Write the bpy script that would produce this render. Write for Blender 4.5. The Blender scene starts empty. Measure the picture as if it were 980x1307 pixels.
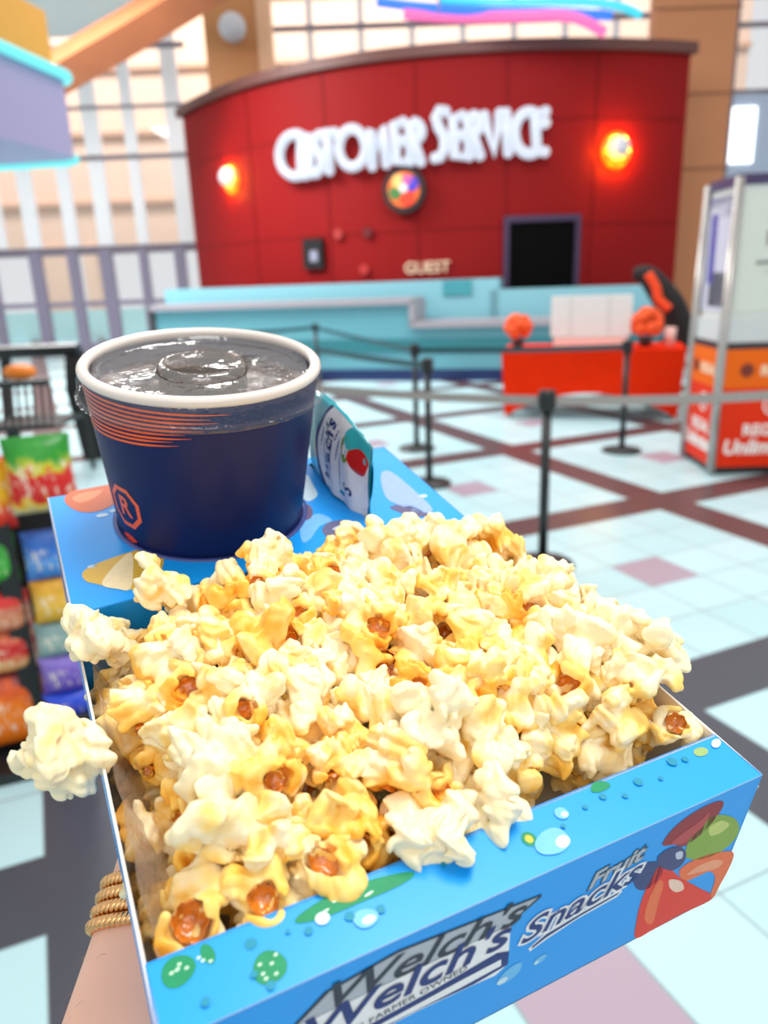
import bpy, bmesh, math, random
import numpy as np
from mathutils import Matrix, Vector, noise

random.seed(7)
PI = math.pi
C = bpy.context.scene.collection

# ------------------------------------------------------------------ camera
FPX, PITCH, ROLL, EYE = 960.0, math.radians(17.3), math.radians(2.15), 1.57
W_PX, H_PX = 980.0, 1307.0
fwd = Vector((0, math.cos(PITCH), -math.sin(PITCH)))
up0 = Vector((0, math.sin(PITCH), math.cos(PITCH)))
r0 = Vector((1, 0, 0))
CR = math.cos(ROLL) * r0 - math.sin(ROLL) * up0
CU = math.cos(ROLL) * up0 + math.sin(ROLL) * r0
O = Vector((0, 0, EYE))
CAMM = Matrix.Identity(4)
for i in range(3):
    CAMM[i][0], CAMM[i][1], CAMM[i][2], CAMM[i][3] = CR[i], CU[i], -fwd[i], O[i]
cd = bpy.data.cameras.new('camera'); cam = bpy.data.objects.new('camera', cd); C.objects.link(cam)
cam.matrix_world = CAMM
cd.sensor_fit = 'VERTICAL'; cd.sensor_height = 36; cd.lens = FPX / H_PX * 36
cd.clip_start = .01; cd.clip_end = 200
cd.dof.use_dof = True; cd.dof.focus_distance = .285; cd.dof.aperture_fstop = cd.lens / 2.9
bpy.context.scene.camera = cam

def ray(x, y): return CR * (x - 490) + CU * (653.5 - y) + fwd * FPX
def at_z(x, y, z=0.0): d = ray(x, y); return O + d * ((z - EYE) / d.z)
def at_y(x, y, Y): d = ray(x, y); return O + d * (Y / d.y)

# ------------------------------------------------------------------ materials
def lin(c):
    f = lambda v: v / 12.92 if v <= .04045 else ((v + .055) / 1.055) ** 2.4
    return tuple(f(v / 255) for v in c[:3]) + (1,)
def nt(name):
    m = bpy.data.materials.new(name); m.use_nodes = True; n = m.node_tree.nodes; return m, n, m.node_tree.links, n['Principled BSDF']
MATS = {}
def mat(name, c, rough=.5, metal=0, emit=0, ec=None, trans=0, sss=0, var=.06, scale=40, bump=0, spec=.5, coat=0):
    """a colour with a little procedural variation in it"""
    if name in MATS: return MATS[name]
    m, n, l, b = nt(name)
    col = lin(c)
    if var:
        tc = n.new('ShaderNodeTexCoord'); nz = n.new('ShaderNodeTexNoise'); nz.inputs['Scale'].default_value = scale
        l.new(tc.outputs['Object'], nz.inputs['Vector'])
        mx = n.new('ShaderNodeMix'); mx.data_type = 'RGBA'
        mx.inputs['A'].default_value = tuple(v * (1 - var) for v in col[:3]) + (1,)
        mx.inputs['B'].default_value = tuple(min(1, v * (1 + var)) for v in col[:3]) + (1,)
        l.new(nz.outputs['Fac'], mx.inputs['Factor']); l.new(mx.outputs['Result'], b.inputs['Base Color'])
        if bump:
            bp = n.new('ShaderNodeBump'); bp.inputs['Strength'].default_value = bump; bp.inputs['Distance'].default_value = .002
            l.new(nz.outputs['Fac'], bp.inputs['Height']); l.new(bp.outputs['Normal'], b.inputs['Normal'])
    else: b.inputs['Base Color'].default_value = col
    b.inputs['Roughness'].default_value = rough; b.inputs['Metallic'].default_value = metal
    b.inputs['Specular IOR Level'].default_value = spec; b.inputs['Coat Weight'].default_value = coat
    b.inputs['Transmission Weight'].default_value = trans
    if sss:
        b.inputs['Subsurface Weight'].default_value = sss; b.inputs['Subsurface Radius'].default_value = (1, .5, .25); b.inputs['Subsurface Scale'].default_value = .004
    if emit:
        b.inputs['Emission Color'].default_value = lin(ec or c); b.inputs['Emission Strength'].default_value = emit
    MATS[name] = m; return m
def clear_mat(name, tint=(255, 255, 255), gloss=.12, rough=.05, tex=0, white_sheen=0):
    """thin clear sheet: see-through with a reflection"""
    if name in MATS: return MATS[name]
    m, n, l, b = nt(name); n.remove(b)
    t = n.new('ShaderNodeBsdfTransparent'); t.inputs['Color'].default_value = lin(tint)
    g = n.new('ShaderNodeBsdfGlossy'); g.inputs['Roughness'].default_value = rough
    mx = n.new('ShaderNodeMixShader'); mx.inputs[0].default_value = gloss
    if tex:
        nz = n.new('ShaderNodeTexNoise'); nz.inputs['Scale'].default_value = tex; tc = n.new('ShaderNodeTexCoord'); l.new(tc.outputs['Object'], nz.inputs['Vector'])
        bp = n.new('ShaderNodeBump'); bp.inputs['Strength'].default_value = .5; bp.inputs['Distance'].default_value = .002
        l.new(nz.outputs['Fac'], bp.inputs['Height']); l.new(bp.outputs['Normal'], g.inputs['Normal'])
    if white_sheen:
        df = n.new('ShaderNodeBsdfDiffuse'); df.inputs['Color'].default_value = lin((232, 226, 220)); m2 = n.new('ShaderNodeMixShader'); m2.inputs[0].default_value = white_sheen  # white diffuse mixed in to stand for pale reflections
        l.new(t.outputs[0], m2.inputs[1]); l.new(df.outputs[0], m2.inputs[2]); t = m2
    l.new(t.outputs[0], mx.inputs[1]); l.new(g.outputs[0], mx.inputs[2]); l.new(mx.outputs[0], n['Material Output'].inputs['Surface'])
    MATS[name] = m; return m
def glow(name, c, s): return mat(name, tuple(v * .45 for v in c), .4, emit=s, ec=c, var=0)
def bands(name, stops, axis='Z', rough=.35, wob=.08):
    """printed packaging: colour bands up the pack"""
    if name in MATS: return MATS[name]
    m, n, l, b = nt(name)
    tc = n.new('ShaderNodeTexCoord'); sp = n.new('ShaderNodeSeparateXYZ'); rp = n.new('ShaderNodeValToRGB')
    nz = n.new('ShaderNodeTexNoise'); nz.inputs['Scale'].default_value = 5; l.new(tc.outputs['Generated'], nz.inputs['Vector'])
    ma = n.new('ShaderNodeMath'); ma.operation = 'MULTIPLY_ADD'; ma.inputs[1].default_value = wob; ma2 = n.new('ShaderNodeMath'); ma2.operation = 'SUBTRACT'; ma2.inputs[1].default_value = wob / 2
    l.new(tc.outputs['Generated'], sp.inputs[0]); l.new(nz.outputs['Fac'], ma.inputs[0]); l.new(sp.outputs[axis], ma.inputs[2]); l.new(ma.outputs[0], ma2.inputs[0]); l.new(ma2.outputs[0], rp.inputs[0])
    e = rp.color_ramp; e.interpolation = 'B_SPLINE' if 0 else 'LINEAR'
    while len(e.elements) < len(stops): e.elements.new(.5)
    for el, (p, c) in zip(e.elements, stops): el.position = p
    for el, (p, c) in zip(e.elements, stops): el.color = lin(c)
    n2 = n.new('ShaderNodeTexNoise'); n2.inputs['Scale'].default_value = 5; mp = n.new('ShaderNodeMapping'); mp.inputs['Scale'].default_value = (3.2, 1, 1.1); l.new(tc.outputs['Generated'], mp.inputs[0]); l.new(mp.outputs[0], n2.inputs['Vector'])
    r2 = n.new('ShaderNodeValToRGB'); r2.color_ramp.elements[0].position = .54; r2.color_ramp.elements[1].position = .6; l.new(n2.outputs['Fac'], r2.inputs[0])
    r3 = n.new('ShaderNodeValToRGB'); r3.color_ramp.elements[0].position = .22; r3.color_ramp.elements[1].position = .3; q3 = r3.color_ramp.elements.new(.62); q3.color = (1, 1, 1, 1); q4 = r3.color_ramp.elements.new(.7); q4.color = (0, 0, 0, 1); l.new(sp.outputs[axis], r3.inputs[0])
    mm = n.new('ShaderNodeMath'); mm.operation = 'MULTIPLY'; l.new(r2.outputs[0], mm.inputs[0]); l.new(r3.outputs[0], mm.inputs[1]); m3 = n.new('ShaderNodeMath'); m3.operation = 'MULTIPLY'; m3.inputs[1].default_value = .75; l.new(mm.outputs[0], m3.inputs[0])
    mx = n.new('ShaderNodeMix'); mx.data_type = 'RGBA'; mx.inputs['B'].default_value = lin((240, 230, 206)); l.new(m3.outputs[0], mx.inputs['Factor']); l.new(rp.outputs[0], mx.inputs['A'])
    l.new(mx.outputs['Result'], b.inputs['Base Color']); b.inputs['Roughness'].default_value = rough
    MATS[name] = m; return m

# ------------------------------------------------------------------ mesh helpers
def link(name, me, m=None, parent=None, smooth=False):
    o = bpy.data.objects.new(name, me); C.objects.link(o)
    if m is not None:
        for q in (m if isinstance(m, (list, tuple)) else [m]): me.materials.append(q)
    if parent is not None: o.parent = parent
    if smooth: me.polygons.foreach_set('use_smooth', [True] * len(me.polygons))
    return o
def fin(bm, name, m, parent=None, smooth=False, bevel=0, segs=2, recalc=True):
    if bevel:
        bmesh.ops.bevel(bm, geom=[e for e in bm.edges if e.calc_face_angle(0) > .5], offset=bevel, segments=segs, affect='EDGES', profile=.5)
    if recalc: bmesh.ops.recalc_face_normals(bm, faces=bm.faces[:])
    me = bpy.data.meshes.new(name); bm.to_mesh(me); bm.free()
    o = link(name, me, m, parent, smooth)
    if bevel and not smooth:
        me.polygons.foreach_set('use_smooth', [True] * len(me.polygons))
        try: me.set_sharp_from_angle(angle=.6)
        except Exception: pass
    return o
def box(bm, c, s, M=None, mi=0):
    v = []
    for z in (-.5, .5):
        for x, y in ((-.5, -.5), (.5, -.5), (.5, .5), (-.5, .5)):
            p = Vector((c[0] + x * s[0], c[1] + y * s[1], c[2] + z * s[2])); v.append(bm.verts.new(M @ p if M else p))
    for f in ((3, 2, 1, 0), (4, 5, 6, 7), (0, 1, 5, 4), (1, 2, 6, 5), (2, 3, 7, 6), (3, 0, 4, 7)): bm.faces.new([v[i] for i in f]).material_index = mi
def prism(bm, poly, z0, z1, M=None, mi=0):
    """plan polygon pulled up"""
    a = [bm.verts.new((M @ Vector((x, y, z0))) if M else (x, y, z0)) for x, y in poly]; b = [bm.verts.new((M @ Vector((x, y, z1))) if M else (x, y, z1)) for x, y in poly]
    n = len(poly); bm.faces.new(a[::-1]).material_index = mi; bm.faces.new(b).material_index = mi
    for i in range(n): bm.faces.new((a[i], a[(i + 1) % n], b[(i + 1) % n], b[i])).material_index = mi
def lathe(bm, prof, n=32, c=(0, 0, 0), close=False):
    """profile of (r, z) turned round z"""
    rings = []
    for r, z in prof:
        if r < 1e-6: rings.append([bm.verts.new((c[0], c[1], c[2] + z))])
        else: rings.append([bm.verts.new((c[0] + r * math.cos(2 * PI * i / n), c[1] + r * math.sin(2 * PI * i / n), c[2] + z)) for i in range(n)])
    prs = list(zip(rings, rings[1:])) + ([(rings[-1], rings[0])] if close else [])
    for a, b in prs:
        for i in range(n):
            j = (i + 1) % n
            if len(a) == 1 and len(b) == 1: continue
            if len(a) == 1: bm.faces.new((a[0], b[j], b[i]))
            elif len(b) == 1: bm.faces.new((a[i], a[j], b[0]))
            else: bm.faces.new((a[i], a[j], b[j], b[i]))
def tube(bm, pts, r, n=10, cap=True, flat=1.0, closed=False, side=None):
    """round tube along points; r a number or one per point"""
    pts = [Vector(p) for p in pts]; N = len(pts); rings = []; last = None
    for i, p in enumerate(pts):
        if closed: t = pts[(i + 1) % N] - pts[i - 1]
        else: t = pts[min(i + 1, N - 1)] - pts[max(i - 1, 0)]
        t.normalize()
        ref = side if side is not None else (last if last is not None else (Vector((0, 0, 1)) if abs(t.z) < .9 else Vector((1, 0, 0))))
        x = (ref - t * ref.dot(t)).normalized(); last = x; y = t.cross(x)
        rr = r[i] if hasattr(r, '__len__') else r
        rings.append([bm.verts.new(p + x * rr * flat * math.cos(2 * PI * k / n) + y * rr * math.sin(2 * PI * k / n)) for k in range(n)])
    for i in range(N if closed else N - 1):
        a, b = rings[i], rings[(i + 1) % N]
        for k in range(n): bm.faces.new((a[k], a[(k + 1) % n], b[(k + 1) % n], b[k]))
    if cap and not closed: bm.faces.new(rings[0][::-1]); bm.faces.new(rings[-1])
def ball(bm, c, r, u=16, v=10, M=None):
    T = Matrix.Translation(c) @ (Matrix.Diagonal((r[0], r[1], r[2], 1)) if hasattr(r, '__len__') else Matrix.Scale(r, 4))
    bmesh.ops.create_uvsphere(bm, u_segments=u, v_segments=v, radius=1, matrix=(M @ T) if M else T)
def spline(pts, n=8):
    """smooth curve through points"""
    out = []; P = [Vector(p) for p in pts]
    for i in range(len(P) - 1):
        a, b, c, d = P[max(i - 1, 0)], P[i], P[i + 1], P[min(i + 2, len(P) - 1)]
        for k in range(n):
            t = k / n; out.append(.5 * ((2 * b) + (c - a) * t + (2 * a - 5 * b + 4 * c - d) * t * t + (3 * b - a - 3 * c + d) * t ** 3))
    out.append(P[-1]); return out
def text_mesh(s, size=1, shear=0, bold=0, ext=0, align='CENTER'):
    cu = bpy.data.curves.new('lettering', 'FONT'); cu.body = s; cu.size = size; cu.shear = shear; cu.offset = bold; cu.extrude = ext; cu.align_x = align; cu.align_y = 'CENTER'; cu.resolution_u = 4
    o = bpy.data.objects.new('lettering', cu); C.objects.link(o)
    dg = bpy.context.evaluated_depsgraph_get(); dg.update()
    me = bpy.data.meshes.new_from_object(o.evaluated_get(dg)); bpy.data.objects.remove(o); bpy.data.curves.remove(cu); me.materials.clear()
    return me
def tag(o, label=None, cat=None, group=None, kind=None):
    if label: o['label'] = label
    if cat: o['category'] = cat
    if group: o['group'] = group
    if kind: o['kind'] = kind
    return o
def thing(name, label, cat, loc=(0, 0, 0), rz=0, group=None, M=None):
    o = bpy.data.objects.new(name, None); C.objects.link(o); o.empty_display_size = .1
    if M is not None: o.matrix_world = M
    else: o.location = loc; o.rotation_euler = (0, 0, rz)
    return tag(o, label, cat, group)
def struct(o): o['kind'] = 'structure'; return o
def copy_tree(o, parent=None):
    c = o.copy(); C.objects.link(c)
    if parent is not None: c.parent = parent
    for ch in KIDS.get(o.name, []): copy_tree(ch, c)
    return c
KIDS = {}

# ------------------------------------------------------------------ light
w = bpy.data.worlds.new('daylight'); bpy.context.scene.world = w; w.use_nodes = True
bg = w.node_tree.nodes['Background']; bg.inputs[0].default_value = (1, .985, .965, 1); bg.inputs[1].default_value = .70
def area(name, loc, size, power, rot=(0, 0, 0), col=(1, 1, 1)):
    l = bpy.data.lights.new(name, 'AREA'); l.shape = 'RECTANGLE'; l.size, l.size_y = size; l.energy = power; l.color = col
    o = bpy.data.objects.new(name, l); C.objects.link(o); o.location = loc; o.rotation_euler = rot; return o
area('unseen_area_light', (1.2, .8, 5.5), (2.0, 2.0), 150, col=(1, .97, .93))
area('unseen_area_light', (1.5, 8.0, 6.5), (5, 3), 260, (math.radians(30), 0, 0), (1, .97, .94))

area('unseen_area_light', (-5, 11.8, 6.4), (4, 3), 900, (0, 0, 0), (1, .97, .94))  # unseen lamp added to brighten the backlit mullions
area('unseen_area_light', (.6, -3.2, 3.4), (3, 1.5), 26, (math.radians(62), 0, 0), (1, .98, .96))  # unseen lamp added behind the camera to brighten the tray front
area('daylight_outside', (-3, 21.5, 12), (26, 3), 1700, (math.radians(50), 0, 0), (1, .98, .95))  # area lamp added outdoors, standing for sun on the peach wall
# ================================================================== SETTING
# ---- tiled floor
def floor_mat():
    m, n, l, b = nt('floor_tile')
    tc = n.new('ShaderNodeTexCoord'); sp = n.new('ShaderNodeSeparateXYZ'); l.new(tc.outputs['Object'], sp.inputs[0])
    def M(op, a, bb=None, c=None):
        q = n.new('ShaderNodeMath'); q.operation = op
        for i, v in enumerate((a, bb, c)):
            if v is None: continue
            if isinstance(v, (int, float)): q.inputs[i].default_value = v
            else: l.new(v, q.inputs[i])
        return q.outputs[0]
    P, B = 1.94, .305
    T = (P - B) / 5
    def axis(out, c0):
        x = M('SUBTRACT', out, c0 - B / 2)
        f = M('FLOORED_MODULO', x, P)                     # 0..P ; 0..B is the band
        band = M('LESS_THAN', f, B)
        y = M('SUBTRACT', f, B)
        k = M('FLOOR', M('DIVIDE', y, T))
        g = M('FLOORED_MODULO', y, T)
        gr = M('MAXIMUM', M('LESS_THAN', g, .004), M('GREATER_THAN', g, T - .004))
        mid = M('COMPARE', k, 2.0, .1)
        return band, gr, mid, k
    s, t = sp.outputs[0], sp.outputs[1]
    b1, g1, m1, k1 = axis(s, -1.91); b2, g2, m2, k2 = axis(t, 1.88)
    band = M('MAXIMUM', b1, b2)
    grout = M('MAXIMUM', g1, g2)
    mid = M('MULTIPLY', m1, m2)
    fl1 = M('FLOOR', M('DIVIDE', s, T)); fl2 = M('FLOOR', M('DIVIDE', t, T))
    wn = n.new('ShaderNodeTexWhiteNoise'); cb = n.new('ShaderNodeCombineXYZ'); l.new(k1, cb.inputs[0]); l.new(k2, cb.inputs[1]); l.new(M('FLOOR', M('DIVIDE', s, P)), cb.inputs[2]); l.new(cb.outputs[0], wn.inputs['Vector'])
    def mix(f, a, bb):
        q = n.new('ShaderNodeMix'); q.data_type = 'RGBA'
        if isinstance(f, float): q.inputs['Factor'].default_value = f
        else: l.new(f, q.inputs['Factor'])
        for nm, v in (('A', a), ('B', bb)):
            if isinstance(v, tuple): q.inputs[nm].default_value = v
            else: l.new(v, q.inputs[nm])
        return q.outputs['Result']
    col = mix(wn.outputs['Value'], lin((176, 214, 220)), lin((190, 222, 228)))
    col = mix(mid, col, lin((170, 152, 168)))
    col = mix(grout, col, lin((140, 160, 165)))
    brown = M('MAXIMUM', M('LESS_THAN', s, -2.9), M('GREATER_THAN', t, 2.8))
    bc = mix(brown, lin((74, 76, 86)), lin((92, 66, 68)))
    col = mix(band, col, bc)
    nz = n.new('ShaderNodeTexNoise'); nz.inputs['Scale'].default_value = 3; l.new(tc.outputs['Object'], nz.inputs['Vector'])
    rr = M('MULTIPLY_ADD', nz.outputs['Fac'], .15, .25); l.new(rr, b.inputs['Roughness'])
    l.new(col, b.inputs['Base Color']); b.inputs['Specular IOR Level'].default_value = .4
    return m
TH = math.radians(-66.3)
bm = bmesh.new(); bmesh.ops.create_grid(bm, x_segments=8, y_segments=8, size=32)
fl = struct(fin(bm, 'floor', floor_mat())); fl.rotation_euler = (0, 0, TH)

# ---- curved red wall
WX = np.array([-3.83, -2.39, -.89, .40, 1.62, 2.84, 4.11, 5.27]); WY = np.array([17.2, 15.28, 14.09, 13.54, 13.36, 13.35, 13.5, 13.86])
WP = np.polyfit(WX, WY, 4)
def wall_y(x): return float(np.polyval(WP, x))
def on_wall(px, py, off=0.0):
    d = ray(px, py); lo, hi = 8 / d.y, 22 / d.y
    for _ in range(50):
        t = (lo + hi) / 2; p = O + d * t
        if p.y < wall_y(p.x) - off: lo = t
        else: hi = t
    return O + d * lo
def wall_rot(x):
    return math.atan(float(np.polyval(np.polyder(WP), x)))
RED = mat('red_wall_panel', (132, 18, 20), .6, var=.1, scale=.6, spec=.12)
def wall_strip(bm, x0, x1, z0, z1, f0, f1, n=40, mi=0):
    """slab that follows the wall, from f0 in front of it to f1 behind"""
    xs = [x0 + (x1 - x0) * i / n for i in range(n + 1)]; rows = []
    for x in xs:
        a = wall_rot(x); nx, ny = math.sin(a), -math.cos(a); y = wall_y(x)
        rows.append([bm.verts.new((x + nx * f, y + ny * f, z)) for f, z in ((f0, z0), (f0, z1), (-f1, z1), (-f1, z0))])
    for p, q in zip(rows, rows[1:]):
        for k in range(4): bm.faces.new((p[k], q[k], q[(k + 1) % 4], p[(k + 1) % 4])).material_index = mi
    bm.faces.new(rows[0]); bm.faces.new(rows[-1][::-1])
bm = bmesh.new(); wall_strip(bm, -3.83, 5.27, 0, 4.86, 0, .35)
struct(fin(bm, 'wall_back', RED, smooth=False))
bm = bmesh.new(); wall_strip(bm, -3.9, 5.33, 4.86, 5.02, .10, .42)
struct(fin(bm, 'trim_1', mat('wall_cap', (92, 52, 46), .5)))
bm = bmesh.new()                                                      # faint joints between the panels
for x in (-2.2, -.75, .75, 2.2, 3.65): wall_strip(bm, x - .012, x + .012, 0, 4.86, .006, .01, 1)
for z in (2.3, 3.9): wall_strip(bm, -3.8, 5.25, z - .01, z + .01, .006, .01, 40)
struct(fin(bm, 'trim_2', mat('panel_joint', (104, 16, 18), .6, spec=.1)))
# dark doorway
a, b_ = on_wall(648, 380), on_wall(729, 380)
ztop = on_wall(690, 283).z
bm = bmesh.new(); wall_strip(bm, a.x, b_.x, 0, ztop, .05, .02, 6)
dr = struct(fin(bm, 'door_1', mat('dark_doorway', (10, 9, 10), .8, spec=.05)))
bm = bmesh.new()
wall_strip(bm, a.x - .09, a.x, 0, ztop, .09, .02, 2); wall_strip(bm, b_.x, b_.x + .09, 0, ztop, .09, .02, 2); wall_strip(bm, a.x - .09, b_.x + .09, ztop, ztop + .1, .09, .02, 6)
struct(fin(bm, 'door_frame', mat('violet_frame', (58, 40, 72), .5), dr))

# ---- tan pillars and walls behind, glazing
TAN = mat('tan_panel', (196, 132, 78), .5, var=.08, scale=1.2)
def slab(name, px0, px1, Y, z0, z1, depth, m, ref=60):
    x0, x1 = at_y(px0, ref, Y).x, at_y(px1, ref, Y).x
    bm = bmesh.new(); box(bm, ((x0 + x1) / 2, Y + depth / 2, (z0 + z1) / 2), (x1 - x0, depth, z1 - z0)); return struct(fin(bm, name, m))
slab('wall_left', 262, 330, 17.6, 0, 11, .5, TAN)
slab('trim_3', 329, 346, 17.5, 0, 11, .6, mat('pale_tan_edge', (226, 178, 140), .5))
slab('wall_right', 836, 938, 15.2, 0, 9, .4, mat('tan_wall', (190, 126, 84), .5, var=.06, scale=.8))
bm = bmesh.new()
for z in (3.3, 4.55, 5.9): box(bm, (at_y(887, 60, 15.17).x, 15.185, z), (1.62, .02, .02))
struct(fin(bm, 'trim_4', mat('tan_joint', (140, 90, 60), .6)))

GY = 20.0
MUL = mat('white_mullion', (244, 244, 250), .4); DKM = mat('dark_transom', (122, 112, 126), .4)
GLS = clear_mat('window_glass', (250, 252, 255), .035)
def gx(px, py): return at_y(px, py, GY).x
def gz(px, py): return at_y(px, py, GY).z
def glazing(name, x0, x1, z1, verts, trans, zs=0):
    bm = bmesh.new(); box(bm, ((x0 + x1) / 2, GY, (z1 + zs) / 2), (x1 - x0, .02, z1 - zs))
    win = struct(fin(bm, name, GLS))
    bm = bmesh.new()
    for x, wd, z0, ztop in verts: box(bm, (x, GY - .06, (z0 + ztop) / 2), (wd, .16, ztop - z0))
    struct(fin(bm, 'window_mullion', MUL, win))
    bm = bmesh.new()
    for z, h in trans: box(bm, ((x0 + x1) / 2, GY - .12, z), (x1 - x0, .12, h))
    struct(fin(bm, 'window_transom', DKM, win))
    return win
zl = gz(120, 320)
vs = [(gx(px, 320), wd, zl, 11) for px, wd in ((4, .28), (47, .34), (96, .3), (139, .36), (186, .26), (241, .36), (-45, .3), (-90, .3))]
wl = glazing('window_1', gx(-140, 320), gx(262, 320), 11, vs, [(zl, .2), (gz(120, 203), .1), (gz(150, 138), .06), (gz(200, 60), .1), (gz(200, -20), .1)])
bm = bmesh.new()                                                      # dark posts between the doors below
for px, wd in ((-4, .2), (54, .28), (101, .24), (143, .3), (190, .2), (236, .26)): box(bm, (gx(px, 370), GY - .1, zl / 2), (wd, .2, zl))
box(bm, (gx(60, 370), GY - .1, gz(100, 388)), (9, .14, .12)); box(bm, (gx(60, 370), GY - .1, .12), (9, .14, .24))
struct(fin(bm, 'door_post', mat('grey_violet_post', (140, 132, 156), .4), wl))
vs2 = [(gx(px, 30), .16, 3, 11) for px in (395, 460, 525, 590, 655, 720, 785, 850)]
glazing('window_2', gx(346, 60), gx(862, 60), 11, vs2, [(gz(400, 38), .1), (gz(400, -60), .1)], 3)
# bright glazing at the far side, beyond the tan wall
bm = bmesh.new(); Y = 16.2
p0, p1 = at_y(928, 118, Y), at_y(1060, 118, Y)
box(bm, ((p0.x + p1.x) / 2, Y, 4.5), (p1.x - p0.x, .02, 9)); w3 = struct(fin(bm, 'window_3', GLS))
bm = bmesh.new()
for py in (-5, 33, 118, 236): box(bm, ((p0.x + p1.x) / 2, Y - .06, at_y(955, py, Y).z), (p1.x - p0.x, .12, .07))
box(bm, (p0.x + .03, Y - .06, 4.5), (.08, .14, 9))
struct(fin(bm, 'window_frame', DKM, w3))
bm = bmesh.new(); q0, q1 = at_y(931, 208, Y + 2), at_y(968, 135, Y + 2)
box(bm, ((q0.x + q1.x) / 2, Y + 2.07, (q0.z + q1.z) / 2), (q1.x - q0.x, .05, q1.z - q0.z))
tag(fin(bm, 'bright_patch', glow('bright_patch_glow', (255, 255, 255), 2.2)), 'glowing white panel put in for the bright patch in the tall glazing above the poster kiosk', 'bright patch')  # glowing box put in for the white bright patch in the glazing
bm = bmesh.new(); box(bm, ((p0.x + p1.x) / 2 + 1, Y + 2.2, 2.6), (p1.x - p0.x + 3, .2, 5.2)); struct(fin(bm, 'wall_outer', mat('pale_blue_wall', (190, 206, 226), .6)))
# peach building front seen through the glass
PEA = mat('peach_wall', (240, 205, 180), .7, var=.05, scale=.4)
bm = bmesh.new(); box(bm, (-3.7, 26.5, 8.2), (31, .4, 11)); fa = struct(fin(bm, 'wall_exterior', PEA))
bm = bmesh.new()
for z in (4.2, 6.2, 8.0, 9.8): box(bm, (-3.7, 26.2, z), (31, .2, .14))
struct(fin(bm, 'trim_5', mat('peach_ledge', (222, 178, 150), .7)))
bm = bmesh.new()
for px in (72, 118): box(bm, (at_y(px, 370, 26).x, 26.3, 1.4), (.95 if px == 72 else .4, .5, 2.8))
struct(fin(bm, 'wall_pier', PEA))
bm = bmesh.new(); box(bm, (-9, 25.6, .45), (20, .2, .9)); struct(fin(bm, 'wall_low', mat('aqua_low_wall', (190, 228, 226), .6)))
# ceiling and its beam
bm = bmesh.new()
e0, e1 = at_z(128, 46, 7.0), at_z(225, -12, 7.0)
prism(bm, [(-16, 6), (-4.2, 6), (e1.x, e1.y - 2), (e1.x, e1.y), (e0.x, e0.y), (-16, 19.5)], 7.0, 7.15)
struct(fin(bm, 'ceiling', mat('white_ceiling', (240, 246, 246), .7)))
bm = bmesh.new(); ya = 14.2
tube(bm, [at_y(30, 118, ya), at_y(165, 40, ya), at_y(345, -70, ya)], .34, 4, flat=1.0)
struct(fin(bm, 'ceiling_beam', mat('brown_beam', (150, 88, 54), .5, var=.15, scale=2)))

# ---- neon canopy at the side
cp = thing('canopy', 'lavender rounded canopy edged with cyan neon high above the candy rack', 'canopy', (0, 0, 0))
cn, cf = at_y(0, 68, 6.5), at_y(93, 103, 7.5)
zc1 = (cn.z + cf.z) / 2; zc0 = zc1 - .62
cdir = Vector((cf.x - cn.x, cf.y - cn.y, 0)).normalized(); cl = Vector((-cdir.y, cdir.x, 0))
n0 = Vector((cn.x, cn.y, 0)) - cdir * 1.5; f0_ = Vector((cf.x, cf.y, 0))
rc_ = .22; cc = f0_ - cdir * rc_ + cl * rc_
edge = [n0] + [cc + (-cl * math.cos(t) + cdir * math.sin(t)) * rc_ for t in np.linspace(0, PI / 2, 7)] + [cc + cdir * rc_ + cl * 2.4]
pl = [(p.x, p.y) for p in edge] + [((n0 + cl * 2.6).x, (n0 + cl * 2.6).y)]
bm = bmesh.new(); prism(bm, pl, zc0, zc1); fin(bm, 'fascia', mat('lavender_panel', (164, 160, 200), .5), cp)
e2 = [n0 + cl * .10, f0_ + cl * .10 - cdir * .12, f0_ + cl * 2.4 - cdir * .12, n0 + cl * 2.6]
bm = bmesh.new(); prism(bm, [(p.x, p.y) for p in e2], zc1, zc1 + .52); fin(bm, 'upper_panel', mat('ochre_panel', (226, 166, 70), .5), cp)
for z, c0 in ((zc1 + .02, 0), (zc0, 5)):
    bm = bmesh.new(); tube(bm, [p + Vector((0, 0, z)) + (p - cc).normalized() * .04 if i else p + Vector((0, 0, z)) - cl * .04 for i, p in enumerate(edge[c0:] if c0 == 0 else edge[c0:])], .045, 8); fin(bm, 'neon_tube', glow('cyan_neon', (120, 242, 244), .8), cp, True)
# ---- neon ribbons above the red wall
ns = thing('neon_sculpture', 'hanging neon ribbons in pink, blue and cyan above the red wall', 'neon lights', (0, 0, 0))
def ribbon(pts, r, nm, c, s):
    bm = bmesh.new(); tube(bm, spline([at_y(x, y, yy) for x, y, yy in pts], 8), r, 8); fin(bm, 'neon_tube', glow(nm, c, s), ns, True)
ribbon([(515, 18, 13), (580, 22, 13), (660, 21, 12.6), (730, 22, 12.5), (772, 42, 12.5)], .075, 'pink_neon', (255, 110, 180), .9)
ribbon([(480, 2, 13), (540, 9, 13), (620, 14, 12.8), (700, 16, 12.6), (780, 20, 12.6)], .07, 'blue_neon', (50, 130, 255), .8)
ribbon([(560, 0, 13), (640, 4, 12.8), (740, 2, 12.6), (790, 8, 12.5), (818, 20, 12.5)], .06, 'aqua_neon', (70, 220, 245), .8)
ribbon([(470, -12, 13), (560, 8, 13), (640, 10, 12.8), (760, 14, 12.6)], .05, 'white_neon', (255, 245, 255), 1.0)
for px in (560, 655, 770):
    bm = bmesh.new(); tube(bm, [at_y(px, 14, 12.8), at_y(px, -200, 12.8)], .02, 6); fin(bm, 'hanger', DKM, ns)
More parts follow.
